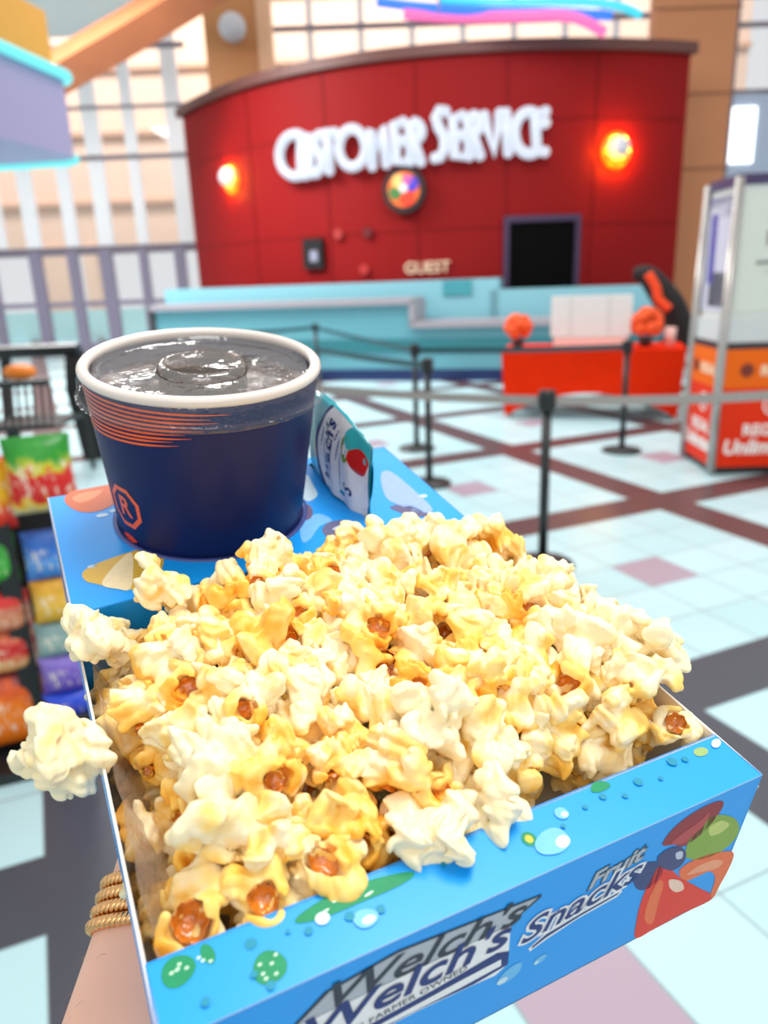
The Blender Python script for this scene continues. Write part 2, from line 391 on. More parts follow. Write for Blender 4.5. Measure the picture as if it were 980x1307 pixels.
# ---- globe lamps
def globe(px, py, Y, r, nm, label):
    p = at_y(px, py, Y); t = thing(nm, label, 'lamp', p)
    bm = bmesh.new(); ball(bm, (0, -.05, 0), r, 20, 14); fin(bm, 'globe', mat('silver_globe', (205, 205, 212), .25, .0), t, True)
    bm = bmesh.new(); tube(bm, [(0, 0, 0), (0, .53, 0)], r * .35, 12); fin(bm, 'bracket', DKM, t)
    return t
globe(297, 36, 17.1, .27, 'globe_lamp', 'silver globe lamp high on the tan pillar')
for (px, py, off, side, pw) in ((289, 226, .17, 'on the red wall end by the glazing', 3.5), (791, 188, .17, 'on the red wall above the orange table', 6)):
    p = on_wall(px, py, off); rz = wall_rot(p.x)
    t = thing('wall_lamp', 'silver ball lamp glowing orange ' + side, 'lamp', p, rz)
    bm = bmesh.new(); ball(bm, (0, .04, 0), .185, 22, 14); fin(bm, 'globe', mat('silver_globe', (205, 205, 212), .25), t, True)
    bm = bmesh.new(); tube(bm, [(0, .05, 0), (0, off, 0)], .04, 10); fin(bm, 'bracket', DKM, t)
    bm = bmesh.new(); tube(bm, [(.19 * math.cos(q), off - .05, .21 * math.sin(q) - .03) for q in np.linspace(0, 2 * PI, 28, endpoint=False)], .07, 10, closed=True)
    fin(bm, 'glow_ring', glow('halo_glow', (255, 84, 0), 3.2), t, True)  # glowing ring put in for the orange halo round the ball
    for q in np.linspace(0, 2 * PI, 6, endpoint=False):
        l = bpy.data.lights.new('halo_point', 'POINT'); l.energy = pw; l.color = (1, .42, .0); l.shadow_soft_size = .03  # point lights added round the ball to cast the orange wall glow
        lo = bpy.data.objects.new('halo_point', l); C.objects.link(lo); lo.parent = t; lo.location = (.25 * math.cos(q), off - .17, .27 * math.sin(q) - .05)

# ---- neon sign CUSTOMER SERVICE
sg = thing('neon_sign', 'large glowing white sign reading customer service on the curved red wall', 'sign', on_wall(525, 185))
SGN = glow('sign_neon', (222, 232, 248), .72)
def arc(cx, cy, rx, ry, a0, a1, n=18): return [(cx + rx * math.cos(math.radians(a0 + (a1 - a0) * i / n)), cy - ry * math.sin(math.radians(a0 + (a1 - a0) * i / n))) for i in range(n + 1)]
LET = [
 [arc(172, 174, 46, 60, 62, 285)],
 [[(188, 128), (188, 205)] + arc(200, 215, 12, 16, 190, 350) + [(212, 125)]],
 [[(250, 118), (234, 120), (226, 140), (234, 160), (246, 180), (246, 208), (232, 226), (222, 226)]],
 [[(238, 116), (284, 110)], [(262, 112), (268, 218)]],
 [arc(333, 153, 38, 54, 0, 360, 30)],
 [[(390, 205), (388, 100), (404, 150), (420, 95), (430, 198)]],
 [[(478, 80), (452, 84), (458, 194), (492, 190)], [(456, 136), (480, 133)]],
 [[(500, 190), (496, 82)] + arc(504, 106, 26, 26, 85, -85, 10) + [(506, 134), (528, 192)]],
 [[(598, 50), (580, 46), (570, 66), (578, 94), (594, 120), (596, 154), (582, 180), (568, 182)]],
 [[(646, 62), (620, 66), (624, 178), (660, 174)], [(622, 120), (646, 117)]],
 [[(666, 176), (662, 62)] + arc(672, 86, 24, 26, 85, -85, 10) + [(674, 114), (696, 174)]],
 [[(708, 62), (736, 168), (752, 55)]],
 [[(770, 54), (776, 166)]],
 [arc(836, 110, 42, 60, 62, 290)],
 [[(882, 50), (852, 56), (858, 168), (880, 164)], [(856, 86), (882, 82)]],
]
for L in LET:
    bm = bmesh.new()
    for st in L:
        P = [on_wall(300 + x / 2.227, 120 + y / 2.227, .16) - sg.location for x, y in st]
        if len(P) == 2: P = [P[0], (P[0] + P[1]) / 2, P[1]]
        tube(bm, P, .085, 10, closed=(len(st) == 31))
        if len(st) != 31:
            for e in (P[0], P[-1]): ball(bm, e, .085, 10, 8)
    fin(bm, 'letter', SGN, sg, True)
# ---- round logo sign and the small fittings on the red wall
p = on_wall(517, 243, .05); t = thing('round_sign', 'round black rimmed sign with a ball of colours under the white lettering', 'sign', p, wall_rot(p.x))
def disc(bm, r, y0, y1, n=32, c=(0, 0)):
    prof = [(0, y0), (r, y0), (r, y1), (0, y1)]; b2 = len(bm.verts)
    lathe(bm, prof, n); bm.verts.ensure_lookup_table()
    for v in list(bm.verts)[b2:]: v.co = Vector((v.co.x + c[0], -v.co.z, v.co.y + c[1]))
bm = bmesh.new(); disc(bm, .36, -.04, .12); fin(bm, 'rim', mat('black_rim', (30, 18, 22), .5), t)
cols = [((240, 110, 40), .0, .0, .27), ((230, 60, 30), .05, -.12, .14), ((70, 120, 60), -.14, -.04, .11), ((240, 190, 110), -.08, .13, .11), ((70, 60, 190), .14, .08, .11), ((190, 90, 160), .06, .14, .08), ((230, 220, 220), .0, .02, .07)]
for i, (c, x, z, r) in enumerate(cols):
    bm = bmesh.new(); disc(bm, r, .12, .13 + .004 * i, 20, (x, z)); fin(bm, 'colour_patch', mat('patch_%s' % 'abcdefg'[i], c, .5), t)
p = on_wall(402, 324, .02); t = thing('wall_monitor', 'small black square screen fixed to the red wall', 'screen', p, wall_rot(p.x))
bm = bmesh.new(); box(bm, (0, -.03, 0), (.42, .1, .5)); fin(bm, 'casing', mat('black_plastic', (18, 16, 18), .4), t, bevel=.02)
bm = bmesh.new(); box(bm, (.03, -.085, -.04), (.16, .012, .18)); fin(bm, 'display', mat('grey_display', (140, 140, 160), .3), t)
for px, py, lb in ((433, 299, 'small round red fitting on the red wall above the counter'), (470, 297, 'dark red round fitting right beside a red one on the wall'), (466, 344, 'small red fitting low on the wall by the beige lettering')):
    p = on_wall(px, py, .01); bm = bmesh.new(); disc(bm, .085, 0, .06, 20); o = fin(bm, 'wall_fitting', mat('fit_%d' % px, {433: (160, 50, 46), 470: (96, 16, 20), 466: (170, 40, 36)}[px], .4)); o.location = p; o.rotation_euler = (0, 0, wall_rot(p.x)); tag(o, lb.replace('right beside a red one on the wall', 'beside a brighter one on the wall'), 'wall fitting')
p = on_wall(545, 342, .02); me = text_mesh('GUEST', .26, bold=.004, ext=.015); o = link('wall_lettering', me, mat('beige_letters', (226, 190, 160), .5)); o.location = p; o.rotation_euler = (PI / 2, 0, wall_rot(p.x)); tag(o, 'small beige raised lettering on the red wall above the counter', 'lettering')

# ---- stepped service counter
A, B = at_z(440, 486), at_z(640, 486)
dv = (B - A).normalized(); ang = math.atan2(dv.y, dv.x)
ct = thing('service_counter', 'long stepped aqua service counter in front of the red wall', 'counter', A, ang)
iM = Matrix.Translation(A) @ Matrix.Rotation(ang, 4, 'Z'); inv = iM.inverted()
def cx_(px, py):                                                        # place along the counter front
    d = ray(px, py); n_ = Vector((-dv.y, dv.x, 0)); t = (A - O).dot(n_) / d.dot(n_); q = inv @ (O + d * t); return q.x, q.z
xL, _ = cx_(203, 440); xS, zH = cx_(524, 388); _, zLo = cx_(590, 417); xR, _ = cx_(850, 440)
AQ = mat('aqua_laminate', (98, 160, 174), .4, var=.04, scale=2); TE = mat('teal_band', (44, 118, 128), .4); GR = mat('grey_ledge', (158, 152, 160), .35); NV = mat('navy_plinth', (18, 40, 90), .4); LTQ = mat('light_aqua', (126, 184, 198), .4)
bm = bmesh.new(); box(bm, ((xL + xS) / 2, .35, zH / 2), (xS - xL, .7, zH)); box(bm, ((xS + xR) / 2, .35, zLo / 2), (xR - xS, .7, zLo)); fin(bm, 'front_panel', AQ, ct)
bm = bmesh.new(); box(bm, ((xL + xS) / 2, .33, zH + .045), (xS - xL + .1, .84, .09)); box(bm, ((xS + xR) / 2, .33, zLo + .045), (xR - xS, .84, .09)); box(bm, (xS + .03, .33, (zH + zLo) / 2 + .04), (.08, .84, zH - zLo)); fin(bm, 'ledge', GR, ct)
bm = bmesh.new(); box(bm, ((xL + xR) / 2, -.012, .09), (xR - xL, .03, .18)); fin(bm, 'plinth', NV, ct)
bm = bmesh.new(); box(bm, ((xL + xR) / 2, -.012, cx_(500, 441)[1]), (xR - xL, .03, .2)); fin(bm, 'trim_band', TE, ct)
xb, zb = cx_(603, 358); xb *= 1.06
bm = bmesh.new(); box(bm, ((xL + xb) / 2 - .1, 1.2, 1.5 / 2), (xb - xL + .5, .5, 1.5)); box(bm, ((xb + xR) / 2, 1.2, 1.32 / 2), (xR - xb, .5, 1.32)); fin(bm, 'back_tier', LTQ, ct)
i0, i1 = cx_(543, 362)[0] * 1.06, cx_(580, 362)[0] * 1.06
bm = bmesh.new(); box(bm, ((i0 + i1) / 2, .94, 1.37), (i1 - i0, .03, .24)); fin(bm, 'inset_panel', mat('teal_inset', (62, 148, 160), .4), ct)
bm = bmesh.new(); box(bm, (xL - .06, .35, .62), (.12, .74, 1.24)); fin(bm, 'end_panel', mat('dark_end', (50, 52, 58), .4), ct)

# ---- barrier posts and belts
BLK = mat('black_post', (24, 28, 30), .4, var=.1)
HS = .98
def stanchion(x, y, label, h=HS):
    t = thing('stanchion', label, 'barrier post', (x, y, 0), 0, None)
    bm = bmesh.new(); lathe(bm, [(0, 0), (.17, 0), (.175, .01), (.165, .022), (.05, .04), (.032, .05), (0, .05)], 32); fin(bm, 'base', BLK, t, True)
    bm = bmesh.new(); lathe(bm, [(0, .04), (.026, .04), (.026, h - .1), (0, h - .1)], 20); fin(bm, 'pole', BLK, t, True)
    bm = bmesh.new(); lathe(bm, [(0, h - .11), (.034, h - .11), (.046, h - .1), (.046, h - .01), (.04, h), (0, h)], 20); fin(bm, 'belt_head', BLK, t)
    return t
def belt(t, p, q, m, zz=HS - .055, w_=.05, z2=None):
    bm = bmesh.new(); d = Vector((q[0] - p[0], q[1] - p[1], 0)); n_ = Vector((-d.y, d.x, 0)).normalized() * .0015; N = 14
    rows = []
    for i in range(N + 1):
        f = i / N; z = zz + ((z2 if z2 is not None else zz) - zz) * f - .012 * math.sin(PI * f)
        c = Vector((p[0], p[1], 0)) + d * f
        rows.append([bm.verts.new(c + n_ * s + Vector((0, 0, z + k * w_ / 2)) - t.location) for s, k in ((1, -1), (1, 1), (-1, 1), (-1, -1))])
    for a, b in zip(rows, rows[1:]):
        for k in range(4): bm.faces.new((a[k], b[k], b[(k + 1) % 4], a[(k + 1) % 4]))
    bm.faces.new(rows[0]); bm.faces.new(rows[-1][::-1]); fin(bm, 'belt', m, t)
GB = mat('grey_belt', (150, 146, 142), .35); DB = mat('dark_teal_belt', (24, 74, 82), .5)
s1 = at_z(692, 722); s2 = at_z(793, 576); s3 = at_z(548, 618); s4 = at_z(532, 573)
n1 = stanchion(s1.x, s1.y, 'black barrier post nearest the popcorn tray, grey belts on both sides')
n2 = stanchion(s2.x, s2.y, 'black barrier post standing in front of the orange table')
n3 = stanchion(s3.x, s3.y, 'shorter looking black barrier post just in front of another, behind the candy pouch')
n4 = stanchion(s4.x, s4.y, 'black barrier post right behind another, before the aqua counter')
n4['label'] = 'farther black barrier post of the overlapping pair before the aqua counter'
n3['label'] = 'closer black barrier post of the overlapping pair beyond the candy pouch'
s5 = at_z(402, 413, HS); n5 = stanchion(s5.x, s5.y, 'black barrier post whose top shows above the drink cup beside the aqua counter')
zb_ = HS - .055
e = at_z(395, 495, zb_); belt(n1, s1, (e.x, e.y), GB); e = at_z(1010, 503, zb_); belt(n1, s1, (e.x, e.y), GB)
belt(n4, s4, s5, DB); e = at_z(300, 425, zb_); belt(n5, s5, (e.x, e.y), DB); belt(n4, s4, s2, DB); e = at_z(405, 446, zb_); belt(n3, s3, (e.x, e.y), DB)

# ---- table with the orange cover
TL, TR = at_z(645, 534), at_z(862, 537)
dv2 = (TR - TL).normalized(); ta = math.atan2(dv2.y, dv2.x); TW = (TR - TL).length
TW2 = 1.86; ctr = (TL + TR) / 2
tM = Matrix.Translation(ctr) @ Matrix.Rotation(ta, 4, 'Z')
ORG = mat('orange_cloth', (228, 44, 4), .8, var=.12, scale=6, spec=.1)
tb = thing('folding_table', 'long folding table hidden under a stretched orange cover', 'table', ctr, ta)
bm = bmesh.new(); box(bm, (0, .38, .72), (TW2 - .06, .7, .04)); fin(bm, 'tabletop', mat('grey_plastic', (170, 170, 170), .5), tb)
for sx in (-1, 1):
    for yy in (.08, .68):
        bm = bmesh.new(); tube(bm, [(sx * (TW2 / 2 - .08), yy, .0), (sx * (TW2 / 2 - .12), yy, .71)], .014, 8); fin(bm, 'leg', BLK, tb)
bm = bmesh.new()                                                        # stretched cover: pulled to four feet, arched hems between them
def hem(s): return .02 + .27 * max(0, math.sin(PI * min(1, max(0, s)))) ** .8
loop = []
hw = TW2 / 2; N = 20
for i in range(N): loop.append((-hw + 2 * hw * i / N, 0, i / N))
for i in range(8): loop.append((hw, .76 * i / 8, i / 8))
for i in range(N): loop.append((hw - 2 * hw * i / N, .76, i / N))
for i in range(8): loop.append((-hw, .76 - .76 * i / 8, i / 8))
rows = []
for k in range(9):
    f = k / 8; r = []
    for x, y, s in loop:
        h = hem(s) * (.8 if abs(x) == hw else 1); z = .755 + (h - .755) * f
        pinch = 1 - .10 * math.sin(PI * f) * (1 - abs(2 * s - 1)) * .5
        r.append(bm.verts.new((x * (1 + .03 * (1 - f) - .02 * f), .38 + (y - .38) * pinch, z)))
    rows.append(r)
for a, b in zip(rows, rows[1:]):
    for i in range(len(loop)): bm.faces.new((a[i], a[(i + 1) % len(loop)], b[(i + 1) % len(loop)], b[i]))
bm.faces.new(rows[0])
o = fin(bm, 'tablecloth', ORG); o.location = ctr; o.rotation_euler = (0, 0, ta); tag(o, 'stretched orange tablecloth with arched hem over the table beside the kiosk', 'tablecloth')
def on_table(px, py=430, yy=.3):
    n_ = Vector((-dv2.y, dv2.x, 0)); base = ctr + n_ * yy; d = ray(px, py); t = (base - O).dot(n_) / d.dot(n_); q = O + d * t; return Vector((q.x, q.y, .756)), q.z
q, _ = on_table(753); wv = on_table(804)[0] - on_table(702)[0]
t = thing('display_box', 'blank white upright display board on the orange table', 'display board', q, ta)
zt = on_table(753, 377)[1] - .756
bm = bmesh.new(); box(bm, (0, 0, zt / 2 + .06), (wv.length, .1, zt - .12)); fin(bm, 'board', mat('white_board', (228, 228, 226), .5), t, bevel=.01)
bm = bmesh.new(); box(bm, (0, 0, .055), (wv.length * .92, .16, .11)); fin(bm, 'base', mat('pinkish_base', (236, 208, 200), .5), t, bevel=.01)
for x in (-.25, .22):
    bm = bmesh.new(); box(bm, (wv.length * x, -.052, zt / 2 + .06), (.012, .008, zt - .14)); fin(bm, 'fold_line', mat('pale_grey_fold', (196, 196, 196), .5), t)
def pumpkin(px, lb, r, seed):
    rr = random.Random(seed); q, _ = on_table(px, 430, .3)
    t = thing('flower_pot', lb, 'flowers', q)
    bm = bmesh.new(); lathe(bm, [(0, 0), (.055, 0), (.075, .1), (.07, .1), (.05, .02), (0, .02)], 20); fin(bm, 'pot', mat('dark_pot', (60, 34, 34), .5), t, True)
    bm = bmesh.new()
    for k in range(26):
        a, z = rr.uniform(0, 2 * PI), rr.uniform(-.6, 1); s = math.sqrt(max(0, 1 - z * z)); ball(bm, (math.cos(a) * s * r * .7, math.sin(a) * s * r * .7, .1 + r * .8 + z * r * .7), r * .42, 8, 6)
    fin(bm, 'bloom', mat('orange_bloom', (238, 82, 20), .7, var=.25, scale=20), t, True)
pumpkin(661, 'orange bushy flowers in a dark pot at the free end of the orange table', .15, 3)
pumpkin(824, 'orange bushy flowers on the orange table below the black and orange figure', .17, 5)
q, _ = on_table(855, 430, .25); bm = bmesh.new(); lathe(bm, [(0, 0), (.05, 0), (.06, .2), (.055, .2), (.046, .01), (0, .01)], 20); o = fin(bm, 'tumbler', mat('pink_tumbler', (232, 186, 178), .4), smooth=True); o.location = q; tag(o, 'pale pink tumbler at the kiosk end of the orange table', 'tumbler')
# black and orange figure leaning behind the table
q, _ = on_table(845, 430, .95); q.z = 0
t = thing('stuffed_figure', 'black stuffed figure with orange stripes leaning behind the orange table', 'figure', q, ta)
f0 = lambda px, py: (on_table(px, py, .95)[0].xy.to_3d() + Vector((0, 0, on_table(px, py, .95)[1])) - q)
def tl(v): return Matrix.Rotation(-ta, 4, 'Z') @ v
bm = bmesh.new(); tube(bm, spline([tl(f0(808, 350)), tl(f0(826, 352)), tl(f0(846, 376)), tl(f0(860, 400)), tl(f0(866, 432)), Vector((.0, 0, .5)), Vector((0, 0, .02))], 5), [.06 + .1 * math.sin(min(1, i / 14) * PI / 2) for i in range(31)], 14); fin(bm, 'body', mat('black_plush', (20, 16, 18), .8), t, True)
bm = bmesh.new(); P = [tl(f0(x, y)) + Vector((0, -.15, 0)) for x, y in ((826, 349), (836, 366), (840, 382), (853, 394))]; tube(bm, spline(P, 5), [.05] * 16, 10); fin(bm, 'stripe', mat('orange_stripe', (240, 74, 20), .7), t, True)

# ---- poster kiosk
kc = at_z(906, 606); kR = .74; kang = math.radians(-3)
kcen = Vector((kc.x, kc.y, 0)) + Matrix.Rotation(kang, 3, 'Z') @ Vector((kR / 2, kR * .42, 0))
kz1 = at_y(900, 446, kc.y + .1).z; kz2 = at_y(915, 238, kc.y + .1).z
kt = thing('poster_kiosk', 'tall boxy orange kiosk with silver posts and lit posters on top', 'kiosk', kcen, kang)
hexp = lambda r: [(-r / 2, -r * .42), (r / 2, -r * .42), (r / 2, r * .42), (-r / 2, r * .42)]
KO = mat('kiosk_orange', (238, 104, 16), .5, var=.05, scale=4, spec=.2); KR = mat('kiosk_red', (226, 48, 6), .5, var=.05, scale=4, spec=.2)
KS = mat('silver_post', (186, 182, 178), .3, .6)
zb1 = kz1 * .70
bm = bmesh.new(); prism(bm, hexp(kR), .06, zb1); fin(bm, 'lower_panel', KR, kt)
bm = bmesh.new(); prism(bm, hexp(kR), zb1, kz1); fin(bm, 'upper_panel', KO, kt)
bm = bmesh.new(); prism(bm, hexp(kR * .96), 0, .06); fin(bm, 'plinth', BLK, kt)
bm = bmesh.new(); prism(bm, hexp(kR * 1.0), kz1, kz1 + .05); fin(bm, 'rim_band', mat('dark_rim', (52, 42, 46), .4), kt)
bm = bmesh.new(); prism(bm, hexp(kR * .97), kz1 + .05, kz1 + .22); fin(bm, 'tray', mat('pale_tray', (206, 210, 212), .4), kt)
bm = bmesh.new(); prism(bm, hexp(kR * .9), kz1 + .22, kz2); fin(bm, 'poster_case', mat('poster_case', (214, 218, 214), .35), kt)
bm = bmesh.new(); prism(bm, hexp(kR * .95), kz2, kz2 + .07); fin(bm, 'cap', mat('violet_cap', (70, 56, 96), .4), kt)
for x, y in hexp(kR * 1.0):
    bm = bmesh.new(); tube(bm, [(x, y, .02), (x, y, kz1), (x * .95, y * .95, kz2 + .05)], .035, 8); fin(bm, 'post', KS, kt, True)
def face_mat(r, k, x0, z0):                                             # frame on side k (between corner k and k+1): x along, y up, z out
    a = hexp(r)[k % 4]; b = hexp(r)[(k + 1) % 4]
    A_, B_ = Vector((*a, 0)), Vector((*b, 0)); ux = (B_ - A_).normalized(); nn = ux.cross(Vector((0, 0, 1)))
    M = Matrix.Identity(4); c = (A_ + B_) / 2 + ux * x0 + nn * .004
    for i in range(3): M[i][0], M[i][1], M[i][2], M[i][3] = ux[i], (0, 0, 1)[i], nn[i], c[i]
    M[2][3] = z0; return M
WHT = mat('white_print', (245, 235, 230), .5, var=0)
def face_text(s, size, k, r, x0, z0, m, nm, bold=.0, shear=0):
    o = link(nm, text_mesh(s, size, shear, bold, .001), m, kt); o.matrix_local = face_mat(r, k, x0, z0); return o
rf = kR * math.cos(0)
for k in (0, 3):
    face_text('REGAL', .12, k, kR, .02, kz1 * .36, WHT, 'lettering', .004)
    face_text('Unlimited', .15, k, kR, 0, kz1 * .22, WHT, 'lettering', .006, .15)
    face_text('REGAL', .1, k, kR, .08, kz1 * .83, mat('peach_print', (250, 206, 170), .5, var=0), 'lettering', .006)
    bm = bmesh.new(); lathe(bm, [(.062, 0), (.075, 0), (.075, .004), (.062, .004)], 24, close=True); o = fin(bm, 'logo_ring', WHT, kt); o.matrix_local = face_mat(kR, k, .05, kz1 * .56)
    face_text('R', .1, k, kR, .05, kz1 * .56, WHT, 'lettering', .003)
    bm = bmesh.new(); lathe(bm, [(0, 0), (.05, 0), (.05, .004), (0, .004)], 20); o = fin(bm, 'dark_spot', mat('brown_spot', (120, 40, 24), .5), kt); o.matrix_local = face_mat(kR, k, -.17, kz1 * .84)
# which side faces where: side 0 runs on to the frame edge, side 5 is the narrow one
ph = kz2 - kz1 - .3
def poster(k, parts):
    for x, z, sx, sz, c, nm in parts:
        bm = bmesh.new(); box(bm, (0, 0, 0), (sx, sz, .006)); o = fin(bm, nm, mat('poster_%d_%d_%d' % c, c, .4), kt); o.matrix_local = face_mat(kR * .9, k, x, kz1 + .26 + z * ph)
PW = kR * .9
pale = [(0, .5, PW * .9, ph * .98, (214, 220, 212), 'poster')]
marks = [(-.1 + .07 * i, .62 + .012 * i, .04, .1, (168, 100, 86), 'poster_mark') for i in range(5)] + [(-.05 + .06 * i, .78, .03, .07, (150, 160, 150), 'poster_mark') for i in range(5)] + [(0, .42, .36, .03, (170, 178, 170), 'poster_mark'), (.0, .34, .26, .025, (180, 186, 180), 'poster_mark')]
viol = [(0, .5, PW * .9, ph * .98, (206, 204, 222), 'poster'), (0, .9, PW * .86, ph * .17, (86, 70, 190), 'poster_mark'), (-.14, .55, PW * .2, ph * .6, (104, 96, 196), 'poster_mark'), (.05, .2, PW * .6, ph * .3, (44, 46, 70), 'poster_mark')]
SIDE_R, SIDE_L = 0, 3
poster(SIDE_R, pale + marks); poster(SIDE_L, viol)

# ---- candy rack with hanging bags
rk = at_z(58, 955); t = thing('candy_rack', 'slim black wire rack hung with colourful candy bags', 'rack', (rk.x, rk.y, 0), math.radians(20))
RM = Matrix.Translation(rk) @ Matrix.Rotation(math.radians(20), 4, 'Z'); RI = RM.inverted()
RH = at_y(12, 440, rk.y).z
bm = bmesh.new(); box(bm, (0, -.04, RH / 2), (.06, .05, RH)); fin(bm, 'upright', BLK, t)
bm = bmesh.new(); box(bm, (-.42, .04, RH / 2), (.05, .05, RH)); fin(bm, 'upright', BLK, t)
bm = bmesh.new(); box(bm, (-.15, .02, .02), (.72, .4, .04)); fin(bm, 'base', BLK, t, bevel=.01)
bm = bmesh.new(); box(bm, (-.1, .1, .5), (.56, .02, .9)); fin(bm, 'back_panel', mat('rack_back', (22, 20, 24), .6), t)
def bag(pxc, y0, y1, wpx, nm, stops, label, off=-.03, tilt=0):
    a = at_y(pxc, y0, rk.y - .05); b = at_y(pxc, y1, rk.y - .05); c = (a + b) / 2; h = (a - b).length; wd = wpx / FPX * (c - O).length
    bm = bmesh.new(); nx, nz = 12, 14; F = []; K = []
    for j in range(nz + 1):
        for i in range(nx + 1):
            x, z = i / nx * 2 - 1, j / nz * 2 - 1
            th = (max(0, 1 - abs(x) ** 2.4) * max(0, 1 - abs(z) ** 2.6)) ** .6 * wd * .24 + .002 * (1 + math.sin(x * 22) * (abs(z) > .8))
            xx = x * wd / 2 * (1 - .06 * (1 - z * z)); F.append(bm.verts.new((xx, -th, z * h / 2))); K.append(bm.verts.new((xx, th, z * h / 2)))
    g = lambda L, i, j: L[j * (nx + 1) + i]
    for j in range(nz):
        for i in range(nx):
            bm.faces.new((g(F, i, j), g(F, i + 1, j), g(F, i + 1, j + 1), g(F, i, j + 1))); bm.faces.new((g(K, i, j + 1), g(K, i + 1, j + 1), g(K, i + 1, j), g(K, i, j)))
    bmesh.ops.remove_doubles(bm, verts=bm.verts[:], dist=1e-5)
    for (i0, j0, i1, j1) in [(i, 0, i + 1, 0) for i in range(nx)] + [(i, nz, i + 1, nz) for i in range(nx)] + [(0, j, 0, j + 1) for j in range(nz)] + [(nx, j, nx, j + 1) for j in range(nz)]:
        try: bm.faces.new((g(F, i0, j0), g(K, i0, j0), g(K, i1, j1), g(F, i1, j1)))
        except Exception: pass
    o = fin(bm, 'candy_bag', bands(nm, stops, wob=.45), smooth=True); o.location = c; o.rotation_euler = (math.radians(tilt), 0, math.radians(22)); tag(o, label, 'candy bag', 'candy bags on the black rack')
    return o
Yl, Rd, Gn, Bl, Og, Pu, Te, Wh, Dk = (244, 200, 40), (206, 24, 20), (40, 150, 40), (30, 100, 190), (236, 112, 16), (110, 84, 190), (110, 150, 150), (230, 225, 215), (30, 30, 36)
bag(52, 556, 652, 74, 'bag_print_a', [(0, (200, 190, 160)), (.14, Yl), (.22, Rd), (.55, (214, 30, 22)), (.62, (210, 200, 50)), (.74, Gn), (1, (30, 130, 40))], 'green, yellow and red candy bag at the top of the rack column beside the tray')
bag(62, 676, 738, 54, 'bag_print_b', [(0, Bl), (.4, (80, 150, 220)), (.6, (40, 110, 200)), (1, (24, 60, 130))], 'bright blue candy bag below the red and green one')
bag(73, 736, 792, 54, 'bag_print_c', [(0, (210, 160, 30)), (.5, (240, 190, 60)), (1, (190, 130, 20))], 'golden yellow candy bag below the bright blue one')
bag(79, 790, 834, 58, 'bag_print_d', [(0, Te), (.5, (150, 180, 176)), (1, (90, 120, 124))], 'grey teal candy bag between a golden bag and a purple one')
bag(86, 832, 880, 58, 'bag_print_e', [(0, (90, 70, 180)), (.5, Pu), (1, (140, 120, 200))], 'purple candy bag above the deep blue one')
bag(90, 880, 912, 56, 'bag_print_f', [(0, (20, 30, 90)), (.5, (30, 60, 200)), (1, (40, 80, 210))], 'deep blue candy bag lowest in the column beside the tray')
bag(-14, 585, 676, 48, 'bag_print_g', [(0, Rd), (.3, (230, 60, 20)), (.5, Yl), (.85, (240, 190, 30)), (1, Rd)], 'red and yellow candy bag cut off by the picture edge')
bag(-6, 684, 746, 46, 'bag_print_h', [(0, (30, 140, 30)), (.5, (60, 180, 60)), (1, (30, 120, 40))], 'plain green candy bag cut off by the picture edge')
bag(5, 756, 806, 58, 'bag_print_i', [(0, Rd), (.3, (220, 150, 110)), (.6, (200, 120, 90)), (.8, Rd), (1, (180, 20, 20))], 'red and beige candy bag above a striped one on the rack')
bag(12, 806, 856, 58, 'bag_print_j', [(0, (230, 150, 80)), (.3, (226, 170, 110)), (.5, Rd), (.75, (190, 20, 24)), (1, (226, 160, 110))], 'tan candy bag with red stripe just above the orange bag')
bag(14, 858, 946, 74, 'bag_print_k', [(0, (236, 110, 10)), (.55, (240, 128, 20)), (.8, (214, 84, 10)), (1, (90, 40, 70))], 'big orange candy bag at the bottom of the rack')
# ---- black rolling frame and wire basket behind the rack
lg = at_z(112, 586); fy = lg.y
t = thing('metal_stand', 'black metal stand with a wide slanted leg between the rack and the cup', 'stand', (lg.x, lg.y, 0))
def fp(px, py): return at_y(px, py, fy) - Vector((lg.x, lg.y, 0))
bm = bmesh.new(); tube(bm, [fp(-40, 452), fp(100, 446)], .06, 8); fin(bm, 'top_rail', BLK, t)
bm = bmesh.new(); v = []
for (px, py) in ((82, 448), (100, 446), (136, 586), (108, 590), (84, 500)): v.append(fp(px, py))
for dy in (0, .12): pass
a_ = [bm.verts.new(p) for p in v]; b2 = [bm.verts.new(p + Vector((0, .12, 0))) for p in v]; bm.faces.new(a_); bm.faces.new(b2[::-1])
for i in range(5): bm.faces.new((a_[i], b2[i], b2[(i + 1) % 5], a_[(i + 1) % 5]))
fin(bm, 'leg', BLK, t)
bm = bmesh.new(); tube(bm, [fp(6, 450), fp(18, 600)], .05, 8); fin(bm, 'leg', BLK, t)
bp = fp(30, 520) + Vector((lg.x, lg.y, 0)); by = fy - .8
def bpx(px, py): return at_y(px, py, by)
c0 = bpx(30, 545); t = thing('wire_basket', 'brown slatted wire basket on the black stand behind the candy rack', 'basket', c0)
bm = bmesh.new()
for k in range(8):
    x = -8 + k * 10; tube(bm, [bpx(x, 492) - c0, bpx(x + 5, 545) - c0], .016, 6)
fin(bm, 'slat', mat('brown_wire', (78, 62, 60), .5), t)
bm = bmesh.new(); tube(bm, [bpx(-20, 492) - c0, bpx(62, 487) - c0], .03, 8); tube(bm, [bpx(-14, 548) - c0, bpx(66, 543) - c0], .03, 8); fin(bm, 'rim', BLK, t)
bm = bmesh.new(); box(bm, bpx(25, 546) - c0 + Vector((0, .3, 0)), (.65, .6, .03)); fin(bm, 'tray', BLK, t)
for xx in (-.2, .42):
    bm = bmesh.new(); tube(bm, [(xx, .3, .0), (xx, .3, -c0.z + .02)], .02, 8); fin(bm, 'leg', BLK, t)
